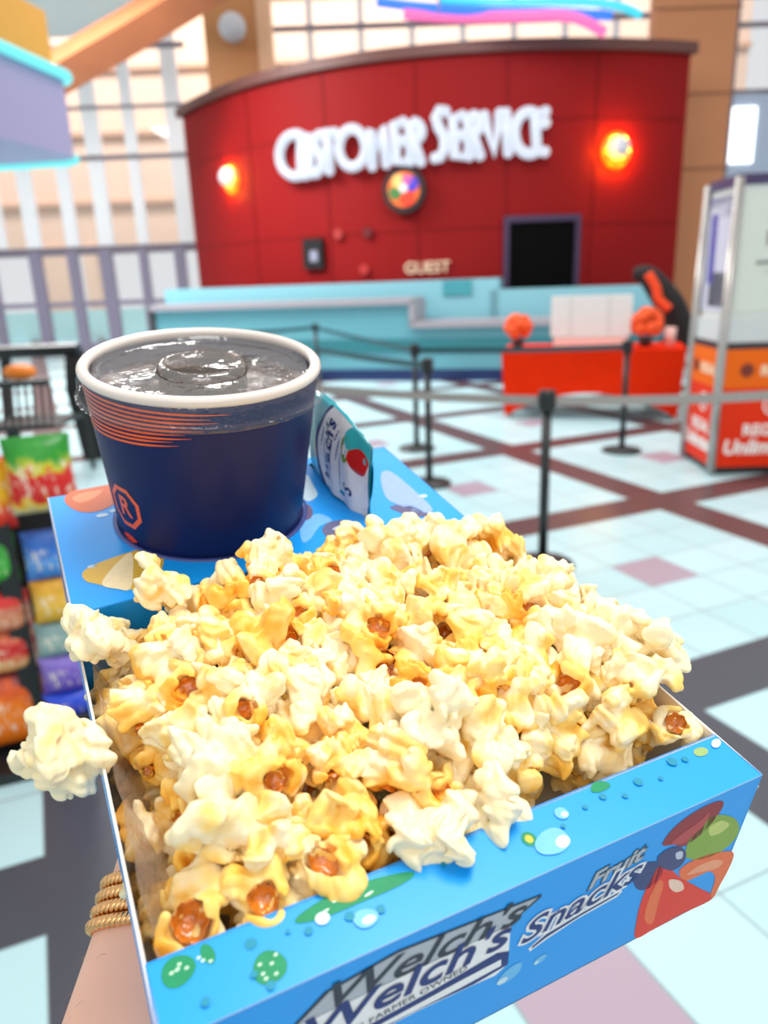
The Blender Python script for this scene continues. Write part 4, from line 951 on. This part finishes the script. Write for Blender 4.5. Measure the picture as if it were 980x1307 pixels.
for v in me.vertices: x, y = v.co.x, v.co.y; v.co = pouch_map(.51 - y * .9, .735 + x * .68, 2)
link('brand_lettering', me, pn, pc)
pouch_patch('teal_corner', .70, .985, .86, .985, mat('teal_foil_b', (60, 190, 200), .3), 3, .05)
def pshape(name, shp, m, k):
    bm = bmesh.new(); vs_ = [bm.verts.new(pouch_map(x, y, k)) for x, y in shp]; f = bm.faces.new(vs_); bmesh.ops.triangulate(bm, faces=[f]); fin(bm, name, m, pc)
pshape('printed_kiwi', ell(.735, .845, .05, .075, .2), pr('kiwi_green', (120, 150, 40)), 4)
pshape('printed_strawberry', ell(.88, .84, .11, .075, .1, wob=.1, seed=2), pr('strawberry_red', (214, 34, 30)), 5)
pshape('printed_strawberry', ell(.87, .86, .05, .03, .3), pr('strawberry_pink', (240, 110, 90)), 6)
me = text_mesh("S", .22, .2, .004)
for v in me.vertices: x, y = v.co.x, v.co.y; v.co = pouch_map(.80 - y * .7, .61 + x * .5, 4)
link('product_lettering', me, pn, pc)

# ================================================================== POPCORN
def smin(a, b, k): h = np.maximum(k - np.abs(a - b), 0) / k; return np.minimum(a, b) - h * h * k * .25
def smax(a, b, k): return -smin(-a, -b, k)
def surface_nets(D, h, org):
    """mesh of the zero level of a sampled distance field"""
    n = D.shape[0]; S = D < 0; m = n - 1
    acc = np.zeros((m, m, m, 3)); cnt = np.zeros((m, m, m))
    idx = np.stack(np.meshgrid(*[np.arange(n)] * 3, indexing='ij'), -1).astype(float)
    quads = []
    edges = []
    for ax in range(3):
        sl0 = [slice(None)] * 3; sl1 = [slice(None)] * 3; sl0[ax] = slice(0, n - 1); sl1[ax] = slice(1, n)
        a, b = D[tuple(sl0)], D[tuple(sl1)]; cr = (a < 0) != (b < 0)
        I = np.argwhere(cr); va, vb = a[cr], b[cr]; t = va / (va - vb)
        P = I.astype(float); P[:, ax] += t
        o1, o2 = [x for x in range(3) if x != ax]
        for d1 in (0, -1):
            for d2 in (0, -1):
                J = I.copy(); J[:, o1] += d1; J[:, o2] += d2
                ok = ((J >= 0) & (J < m)).all(1); np.add.at(acc, tuple(J[ok].T), P[ok]); np.add.at(cnt, tuple(J[ok].T), 1)
        edges.append((ax, o1, o2, I, va < 0))
    act = cnt > 0; vid = -np.ones((m, m, m), int); vid[act] = np.arange(act.sum())
    V = acc[act] / cnt[act][:, None] * h + org
    for ax, o1, o2, I, inside in edges:
        ok = (I[:, o1] > 0) & (I[:, o2] > 0) & (I[:, o1] < m) & (I[:, o2] < m); I = I[ok]; ins = inside[ok]
        J = []
        for d1, d2 in ((0, 0), (-1, 0), (-1, -1), (0, -1)):
            K = I.copy(); K[:, o1] += d1; K[:, o2] += d2; J.append(vid[tuple(K.T)])
        Q = np.stack(J, 1); flip = ins if ax != 1 else ~ins
        Q[~flip] = Q[~flip][:, ::-1]; quads.append(Q)
    return V, np.concatenate(quads)
def rdir(rg):
    v = rg.normal(size=3); return v / np.linalg.norm(v)
NG, RG = 68, .0172
ax_ = np.linspace(-RG, RG, NG); GX, GY_, GZ = np.meshgrid(ax_, ax_, ax_, indexing='ij')
def popcorn_mesh(seed):
    rg = np.random.default_rng(seed); D = np.full(GX.shape, 1.0)
    # wrinkled sampling space
    X, Y, Z = GX.copy(), GY_.copy(), GZ.copy()
    for _ in range(6):
        k = rdir(rg) * rg.uniform(280, 700); ph = rg.uniform(0, 6.28); s = np.sin(X * k[0] + Y * k[1] + Z * k[2] + ph) * .0010; d = rdir(rg); X = X + s * d[0]; Y = Y + s * d[1]; Z = Z + s * d[2]
    def add(D, c, r, k, sq=None):
        dx, dy, dz = X - c[0], Y - c[1], Z - c[2]
        if sq is not None:
            n_, f = sq; q = dx * n_[0] + dy * n_[1] + dz * n_[2]; g = 1 / f - 1
            dx, dy, dz = dx + n_[0] * q * g, dy + n_[1] * q * g, dz + n_[2] * q * g
        return smin(D, (np.sqrt(dx * dx + dy * dy + dz * dz) - r) * (sq[1] if sq is not None and sq[1] < 1 else 1), k)
    D = add(D, (0, 0, .001), .0056, .001)
    nl = int(rg.integers(4, 7)); dirs = []
    tries = 0
    while len(dirs) < nl and tries < 400:
        tries += 1; d = rdir(rg)
        if d[2] > -.5 and all(d @ e < .5 for e in dirs): dirs.append(d)
    el = rdir(rg)
    for d in dirs:
        L = rg.uniform(.0048, .0066) * (1 + .25 * abs(d @ el)); r = rg.uniform(.0040, .0060); c = d * L + np.array([0, 0, .001])
        D = add(D, c, r, .0006, (rdir(rg), rg.uniform(.5, .95)))
        for _ in range(int(rg.integers(1, 4))):
            e = rdir(rg); e = e + d * .9; e /= np.linalg.norm(e); D = add(D, c + e * r * rg.uniform(.6, .85), rg.uniform(.0022, .0036), .0006)
        if rg.random() < .45:                                            # a curled flap
            t = np.cross(d, rdir(rg)); t /= np.linalg.norm(t); R_ = rg.uniform(.003, .0045); a1 = rg.uniform(2.0, 3.4)
            for q in np.linspace(.2, a1, 9):
                P = c + d * (r * .5 + R_ * math.sin(q)) + t * (R_ * (1 - math.cos(q)) - .002); D = add(D, P, .0026 - .0008 * q / a1, .0008)
    # creases that split the bulges into lumps
    for kk in range(3):
        k = rdir(rg) * rg.uniform(420, 760); D = D - .00075 * np.abs(np.sin(X * k[0] + Y * k[1] + Z * k[2] + rg.uniform(0, 6)))
    D = D + .0009
    # torn opening on the hull side
    cr = rg.uniform(.0034, .0052); cz = -.0058; wide = rg.uniform(.75, 1.5); rot = rg.uniform(0, 3.14)
    RX, RY = GX * math.cos(rot) + GY_ * math.sin(rot), -GX * math.sin(rot) + GY_ * math.cos(rot)
    for q in rg.uniform(0, 6.28, int(rg.integers(2, 5))):
        for j in range(4):
            qq = q + .28 * j; D = add(D, (math.cos(qq) * cr * 1.2, math.sin(qq) * cr * 1.2, cz + .0012 - .0007 * j), .0028 - .0003 * j, .0009)
    cc_y = wide
    cav = np.sqrt(RX ** 2 + (RY * wide) ** 2 + (GZ - cz + .001) ** 2) - cr + .0008 * np.sin(X * 900 + Y * 700)
    D = smax(D, -cav, .0005)
    for _ in range(4):
        k = rdir(rg) * rg.uniform(1300, 2200); D = D + .00007 * np.sin(GX * k[0] + GY_ * k[1] + GZ * k[2] + rg.uniform(0, 6))
    e = np.maximum(np.maximum(abs(GX), abs(GY_)), abs(GZ)) > RG - .0006; D[e] = np.maximum(D[e], .001)
    V, Q = surface_nets(D, ax_[1] - ax_[0], -RG)
    me = bpy.data.meshes.new('popcorn_flake')
    me.vertices.add(len(V)); me.vertices.foreach_set('co', V.astype(np.float32).ravel()); me.loops.add(len(Q) * 4); me.loops.foreach_set('vertex_index', Q.astype(np.int32).ravel())
    me.polygons.add(len(Q)); me.polygons.foreach_set('loop_start', np.arange(0, len(Q) * 4, 4, dtype=np.int32)); me.polygons.foreach_set('loop_total', np.full(len(Q), 4, np.int32)); me.polygons.foreach_set('use_smooth', np.ones(len(Q), bool)); me.update(calc_edges=True)
    # butter stain: strongest round the hull, in random washes elsewhere
    st = np.clip((-V[:, 2] - .001) / .009, 0, 1) * .45 + np.clip((.0085 - np.linalg.norm(V, axis=1)) / .006, 0, 1) * .35
    at = me.attributes.new('butter', 'FLOAT', 'POINT'); at.data.foreach_set('value', np.clip(st, 0, 1).astype(np.float32))
    # hull left in the opening
    bm = bmesh.new(); bmesh.ops.create_icosphere(bm, subdivisions=4, radius=1); s1, s2, s3 = rg.uniform(0, 99, 3)
    bmesh.ops.delete(bm, geom=[v for v in bm.verts if v.co.z < .12 + .45 * noise.noise(v.co * 2.2 + Vector((s2, s3, s1)))], context='VERTS')
    for v in bm.verts:
        p = v.co.copy(); q = .97 + .16 * (noise.noise(p * 2.4 + Vector((s1, s2, s3))) - .35) + .06 * noise.noise(p * 7 + Vector((s3, s1, 0))); x_, y_ = p.x * cr * q, p.y * cr / cc_y * q; v.co = Vector((x_ * math.cos(rot) - y_ * math.sin(rot), x_ * math.sin(rot) + y_ * math.cos(rot), p.z * cr * q + cz - .001))
    bmesh.ops.solidify(bm, geom=bm.faces[:], thickness=.0002)
    hm = bpy.data.meshes.new('hull'); bm.to_mesh(hm); bm.free(); hm.polygons.foreach_set('use_smooth', [True] * len(hm.polygons))
    return me, hm
def popcorn_mat():
    m, n, l, b = nt('popcorn_flesh')
    at = n.new('ShaderNodeAttribute'); at.attribute_name = 'butter'; oi = n.new('ShaderNodeObjectInfo'); tc = n.new('ShaderNodeTexCoord')
    nz = n.new('ShaderNodeTexNoise'); nz.inputs['Scale'].default_value = 95; nz.inputs['Detail'].default_value = 2; ad = n.new('ShaderNodeVectorMath'); ad.operation = 'ADD'; l.new(tc.outputs['Object'], ad.inputs[0])
    vm = n.new('ShaderNodeVectorMath'); vm.operation = 'SCALE'; vm.inputs[0].default_value = (7, 3, 5); l.new(oi.outputs['Random'], vm.inputs['Scale']); l.new(vm.outputs[0], ad.inputs[1]); l.new(ad.outputs[0], nz.inputs['Vector'])
    def M(op, a, bb):
        q = n.new('ShaderNodeMath'); q.operation = op
        for i, v in enumerate((a, bb)):
            if isinstance(v, (int, float)): q.inputs[i].default_value = v
            else: l.new(v, q.inputs[i])
        return q.outputs[0]
    x = M('ADD', at.outputs['Fac'], M('MULTIPLY', M('SUBTRACT', nz.outputs['Fac'], .42), 1.7))
    x = M('ADD', x, M('SUBTRACT', M('MULTIPLY', oi.outputs['Alpha'], 1.0), .5))
    rp = n.new('ShaderNodeValToRGB'); l.new(x, rp.inputs[0]); e = rp.color_ramp
    e.elements[0].position = 0; e.elements[0].color = lin((255, 238, 198)); e.elements[1].position = 1; e.elements[1].color = lin((228, 140, 22))
    q = e.elements.new(.3); q.color = lin((255, 217, 128)); q = e.elements.new(.62); q.color = lin((250, 188, 64))
    l.new(rp.outputs[0], b.inputs['Base Color']); b.inputs['Roughness'].default_value = .42; b.inputs['Specular IOR Level'].default_value = .45
    b.inputs['Subsurface Weight'].default_value = .3; b.inputs['Subsurface Radius'].default_value = (1, .62, .28); b.inputs['Subsurface Scale'].default_value = .003
    n2 = n.new('ShaderNodeTexNoise'); n2.inputs['Scale'].default_value = 700; n2.inputs['Detail'].default_value = 3; l.new(tc.outputs['Object'], n2.inputs['Vector'])
    bp = n.new('ShaderNodeBump'); bp.inputs['Strength'].default_value = .25; bp.inputs['Distance'].default_value = .0006; l.new(n2.outputs['Fac'], bp.inputs['Height']); l.new(bp.outputs['Normal'], b.inputs['Normal'])
    return m
PM = popcorn_mat()
HM = mat('amber_hull', (206, 118, 30), .2, var=.55, scale=420, coat=.5)
NVAR = 16
VAR = [popcorn_mesh(100 + k) for k in range(NVAR)]
for me, hm in VAR: me.materials.append(PM); hm.materials.append(HM)
proto = []
for k, (me, hm) in enumerate(VAR):
    o = bpy.data.objects.new('popcorn', me); h = bpy.data.objects.new('hull', hm); proto.append((o, h))
cam_loc = BM.inverted() @ O
rp_ = random.Random(5)
npop = 0
def pop(loc, scale, var, rot, butter, label=None, group='popcorn heaped in the blue tray'):
    global npop
    o, h = proto[var]; c = o.copy(); C.objects.link(c); c.matrix_world = BM @ Matrix.Translation(loc) @ rot.to_matrix().to_4x4() @ Matrix.Scale(scale, 4)
    c.color = (1, 1, 1, butter)
    d = h.copy(); C.objects.link(d); d.parent = c
    tag(c, label or 'ordinary buttered popcorn flake packed among its like in the blue tray', 'popcorn', group); npop += 1; return c
def face_rot(loc, face, spread=.5):
    """rotation that turns the hull side (-z) towards direction face, give or take"""
    d = (Vector(face).normalized() + Vector((rp_.gauss(0, spread), rp_.gauss(0, spread), rp_.gauss(0, spread))) * .6).normalized()
    q = Vector((0, 0, -1)).rotation_difference(d); return q @ Vector((0, 0, 1)).rotation_difference(Vector((0, 0, 1))) @ __import__('mathutils').Quaternion((0, 0, 1), rp_.uniform(0, 2 * PI))
def ss(a, b, x): t = min(1, max(0, (x - a) / (b - a))); return t * t * (3 - 2 * t)
def heap(u, v):
    """height of the flake centres above the rim"""
    lw = .040 - .014 * ss(.06, .12, v)
    e = ss(-.002, lw, u) * (.35 + .65 * ss(-.002, .016, WU - u)) * (.35 + .65 * ss(.020, .055, v))
    e *= 1 - .55 * ss(.125, .165, v) * ss(.075, .03, u) if u < .075 else 1
    e *= 1 - .35 * ss(.14, .17, v) * ss(.165, .19, u)
    return -.022 + .034 * e
def blue_noise(n, u0, u1, v0, v1, seed, fixed=()):
    rg = np.random.default_rng(seed); P = list(fixed)
    while len(P) < n + len(fixed):
        Cn = np.stack([rg.uniform(u0, u1, 220), rg.uniform(v0, v1, 220)], 1)
        if P: d = np.min(np.linalg.norm(Cn[:, None] - np.array(P)[None], axis=2), 1); P.append(tuple(Cn[int(np.argmax(d))]))
        else: P.append(tuple(Cn[0]))
    return P
# flakes one can tell apart, placed where the photograph shows them: pixel, height, size, kind, hull towards the eye?, butter, label
SPEC = [
 (84, 962, .003, 1.22, 3, False, .18, 'big pale popcorn flake hanging over the rim beside the arm'),
 (268, 968, .012, 1.12, 6, False, -.05, 'whitest popcorn flake in the heap, above the amber hull ones'),
 (246, 1172, -.007, 1.12, 1, True, .45, 'popcorn flake with a wide amber hull in the tray corner by the arm'),
 (338, 1150, -.004, 1.05, 4, True, .45, 'popcorn flake with a dark amber hull second from the tray corner'),
 (412, 1098, .000, 1.05, 9, True, .4, 'popcorn flake with an amber hull third along the front flange'),
 (550, 1062, .002, 1.02, 12, False, .1, 'large pale popcorn flake lapping over the front flange'),
 (628, 1020, .002, .98, 2, False, .15, 'pale popcorn flake resting on the flange above the big printed droplet'),
 (122, 812, .008, 1.05, 7, False, .0, 'pinkish white popcorn flake sitting on the rim near the printed pineapple'),
 (838, 822, .016, 1.12, 10, False, .12, 'tall popcorn flake at the outer corner of the heap'),
 (760, 782, .014, .95, 5, False, .12, 'popcorn flake poking up beside the near barrier post'),
 (706, 742, .016, .8, 8, False, .25, 'small pointed popcorn flake on the far rim before the barrier post base'),
 (312, 905, .018, 1.02, 11, True, .3, 'popcorn flake with a fibrous hull patch near the heap centre'),
 (245, 880, .012, 1.05, 13, True, .5, 'popcorn flake with a glossy orange hollow on the arm side of the heap'),
 (205, 745, .018, .95, 14, False, .4, 'upright popcorn flake standing against the printed pineapple'),
 (330, 712, .022, .95, 15, False, .4, 'popcorn flake at the heap top directly below the cup'),
 (480, 800, .020, 1.0, 0, True, .55, 'yellow popcorn flake with an open ring hull in mid heap'),
 (560, 915, .018, 1.05, 6, False, .05, 'bright white creased popcorn flake beyond the one lapping the flange'),
 (858, 925, -.002, .8, 1, True, .2, 'small popcorn flake with a round hole at the white inner wall'),
]
fixed = []; fixz = []
for px, py, z, s, var, hl, bt, lb in SPEC:
    p = to_loc(px, py, 2, z); d = (cam_loc - p).normalized(); fixed.append((p.x, p.y))
    r = face_rot(p, d, .25) if hl else face_rot(p, -d + Vector((rp_.uniform(-.5, .5), rp_.uniform(-.5, .5), 0)), .4)
    pop(p, s, var, r, bt, lb, None)
    if lb.startswith('big pale'): fixed.pop()
n_fix = len(fixed)
L1 = blue_noise(104, .012, .190, .036, .166, 3, fixed)[n_fix:]
for u, v in L1:
    if u < .021 - .08 * max(0, v - .07) and v < .15: continue
    z = heap(u, v) + rp_.uniform(-.0045, .0045); p = Vector((u, v, z)); d = (cam_loc - p).normalized(); hl = rp_.random() < .2
    r = face_rot(p, d, .55) if hl else face_rot(p, Vector((rp_.gauss(0, .8), rp_.gauss(0, .8), -.8)), .6)
    pop(p, rp_.choice((.78, .88, .95, 1.02, 1.1, 1.16)), rp_.randrange(NVAR), r, max(0, min(1, rp_.gauss(.46, .17))))
for u, v in blue_noise(90, .012, .188, .036, .166, 9):
    z = heap(u, v) - .011 + rp_.uniform(-.003, .003); p = Vector((u, v, z))
    pop(p, rp_.uniform(.8, 1.05), rp_.randrange(NVAR), face_rot(p, rdir(np.random.default_rng(rp_.randrange(9999))), .5), max(0, min(1, rp_.gauss(.5, .15))))
for u, v in blue_noise(58, .014, .186, .040, .164, 12):
    p = Vector((u, v, max(-.031, heap(u, v) - .028)))
    pop(p, rp_.uniform(.95, 1.1), rp_.randrange(NVAR), face_rot(p, rdir(np.random.default_rng(rp_.randrange(9999))), .5), .6)
print('popcorn', npop)

# ================================================================== ARM AND HAND under the tray
def L(u, v, z): return BM @ Vector((u, v, z))
sk = bpy.data.meshes.new('skin'); V_, E_, R_ = [], [], []
def vtx(p, r, par=None):
    V_.append(p); R_.append(r); i = len(V_) - 1
    if par is not None: E_.append((par, i))
    return i
root = vtx(L(.014, .118, -.101), (.0285, .020))
a = vtx(L(.000, .085, -.118), (.034, .025), root); a = vtx(L(-.018, .045, -.140), (.039, .031), a); a = vtx(L(-.042, -.02, -.176), (.044, .037), a); vtx(L(-.066, -.09, -.214), (.047, .041), a)
# fingers: root in the palm, three bends, laid along the underside of the tray
dirv = Vector((.62, .78, 0)).normalized(); sid = Vector((.78, -.62, 0))
palm = vtx(L(.038, .148, -.0875), (.032, .0165), root)
for k, (off, ln, sp) in enumerate(((-.030, .88, -.16), (-.010, 1.0, -.04), (.011, .96, .06), (.030, .76, .2))):
    kn = Vector((.038, .148, 0)) + dirv * (.040 - abs(off) * .25) + sid * off
    d = (dirv + sid * sp).normalized()
    i = vtx(L(kn.x, kn.y, -.0800), (.0102, .0098), palm)
    for dist, z, r in ((.028, -.0765, .0088), (.050, -.0745, .0080), (.070, -.0738, .0066)):
        q = kn + d * dist * ln; i = vtx(L(q.x, q.y, z), (r, r), i)
th0 = vtx(L(.020, .152, -.092), (.0125, .0115), root)
i = vtx(L(.013, .172, -.085), (.0105, .0105), th0); i = vtx(L(.013, .194, -.0775), (.0092, .0090), i); vtx(L(.022, .214, -.0740), (.0076, .0074), i)
sk.from_pydata([tuple(p) for p in V_], E_, [])
so_ = bpy.data.objects.new('person', sk); C.objects.link(so_)
m1 = so_.modifiers.new('skin', 'SKIN'); m1.use_smooth_shade = True; m1.branch_smoothing = .6
for i, sv in enumerate(sk.skin_vertices[0].data): sv.radius = R_[i]; sv.use_root = (i == 0)
m2 = so_.modifiers.new('sub', 'SUBSURF'); m2.levels = 3; m2.render_levels = 3
dg = bpy.context.evaluated_depsgraph_get(); dg.update()
pm = bpy.data.meshes.new_from_object(so_.evaluated_get(dg)); bpy.data.objects.remove(so_)
pm.materials.clear()
SKIN = mat('skin_tone', (240, 190, 166), .5, var=.07, scale=60, sss=.3, bump=.12)
person = link('person', pm, SKIN, None, True)
tag(person, 'bare forearm and hand of a person holding up the blue snack tray', 'person')
# gold rope bracelet, four strands round the wrist
axis = (L(.020, .126, -.0975) - L(.004, .080, -.1205)).normalized()
ctr_w = L(.0145, .1105, -.1045)
wx = (CR - axis * CR.dot(axis)).normalized(); wy = axis.cross(wx)
from mathutils.bvhtree import BVHTree
bvh = BVHTree.FromPolygons([v.co for v in pm.vertices], [tuple(p.vertices) for p in pm.polygons])
br = thing('bracelet', 'gold rope bracelet of four stacked strands on the wrist under the tray', 'bracelet', ctr_w)
GOLD = mat('gold', (236, 186, 128), .22, .95, var=.1, scale=300)
for k in range(4):
    c = ctr_w + axis * (.0085 - .0054 * k); N = 150; pts = []
    for i in range(N):
        a = 2 * PI * i / N; d = wx * math.cos(a) + wy * math.sin(a)
        hit = bvh.ray_cast(c + d * .09, -d)
        rad = (hit[0] - c).length if hit[0] is not None else .03
        pts.append((d, min(rad, .05)))
    rs = [p[1] for p in pts]; rs = [sum(rs[(i + j) % N] for j in range(-4, 5)) / 9 for i in range(N)]
    bm = bmesh.new(); TW = 30
    for ph in (0, PI):
        P = []
        for i in range(N * 4):
            f = i / (N * 4); a = 2 * PI * f; d = wx * math.cos(a) + wy * math.sin(a); q = f * N; i0 = int(q) % N; rr0 = rs[i0] + (rs[(i0 + 1) % N] - rs[i0]) * (q - int(q)) + .0017
            w0 = 2 * PI * TW * f + ph; P.append(c + d * (rr0 + .0011 * math.cos(w0)) + axis * .0013 * math.sin(w0) - ctr_w)
        tube(bm, P, .00145, 7, closed=True)
    fin(bm, 'strand', GOLD, br, True)
# fine arm hair on the outer side of the forearm
bm = bmesh.new(); rg = random.Random(3)
for k in range(90):
    f = rg.uniform(.0, 1); p = L(.009 - .03 * f, .095 - .09 * f, -.112 - .05 * f); d = (-wx + Vector((rg.gauss(0, .3), rg.gauss(0, .3), rg.gauss(0, .3)))).normalized()
    hit = bvh.ray_cast(p + d * .09, -d)
    if hit[0] is None: continue
    a = hit[0]; n_ = hit[1]; t_ = (axis * -.5 + n_ * .8 + Vector((rg.gauss(0, .2), rg.gauss(0, .2), rg.gauss(0, .2)))).normalized(); ln = rg.uniform(.004, .008)
    tube(bm, [a - n_ * .0003, a + t_ * ln * .5, a + t_ * ln * .9 + axis * ln * -.25], [.00007, .00006, .00002], 4)
o = fin(bm, 'arm_hair', mat('fine_hair', (150, 110, 84), .5), person); o['kind'] = 'stuff'

# ------------------------------------------------------------------ view
sc = bpy.context.scene
sc.view_settings.view_transform = 'Standard'; sc.view_settings.look = 'None'; sc.view_settings.gamma = 1; sc.view_settings.use_curve_mapping = False
sc.view_settings.exposure = .25
sc.cycles.max_bounces = 10; sc.cycles.diffuse_bounces = 5; sc.cycles.transparent_max_bounces = 16
sc.cycles.use_denoising = True
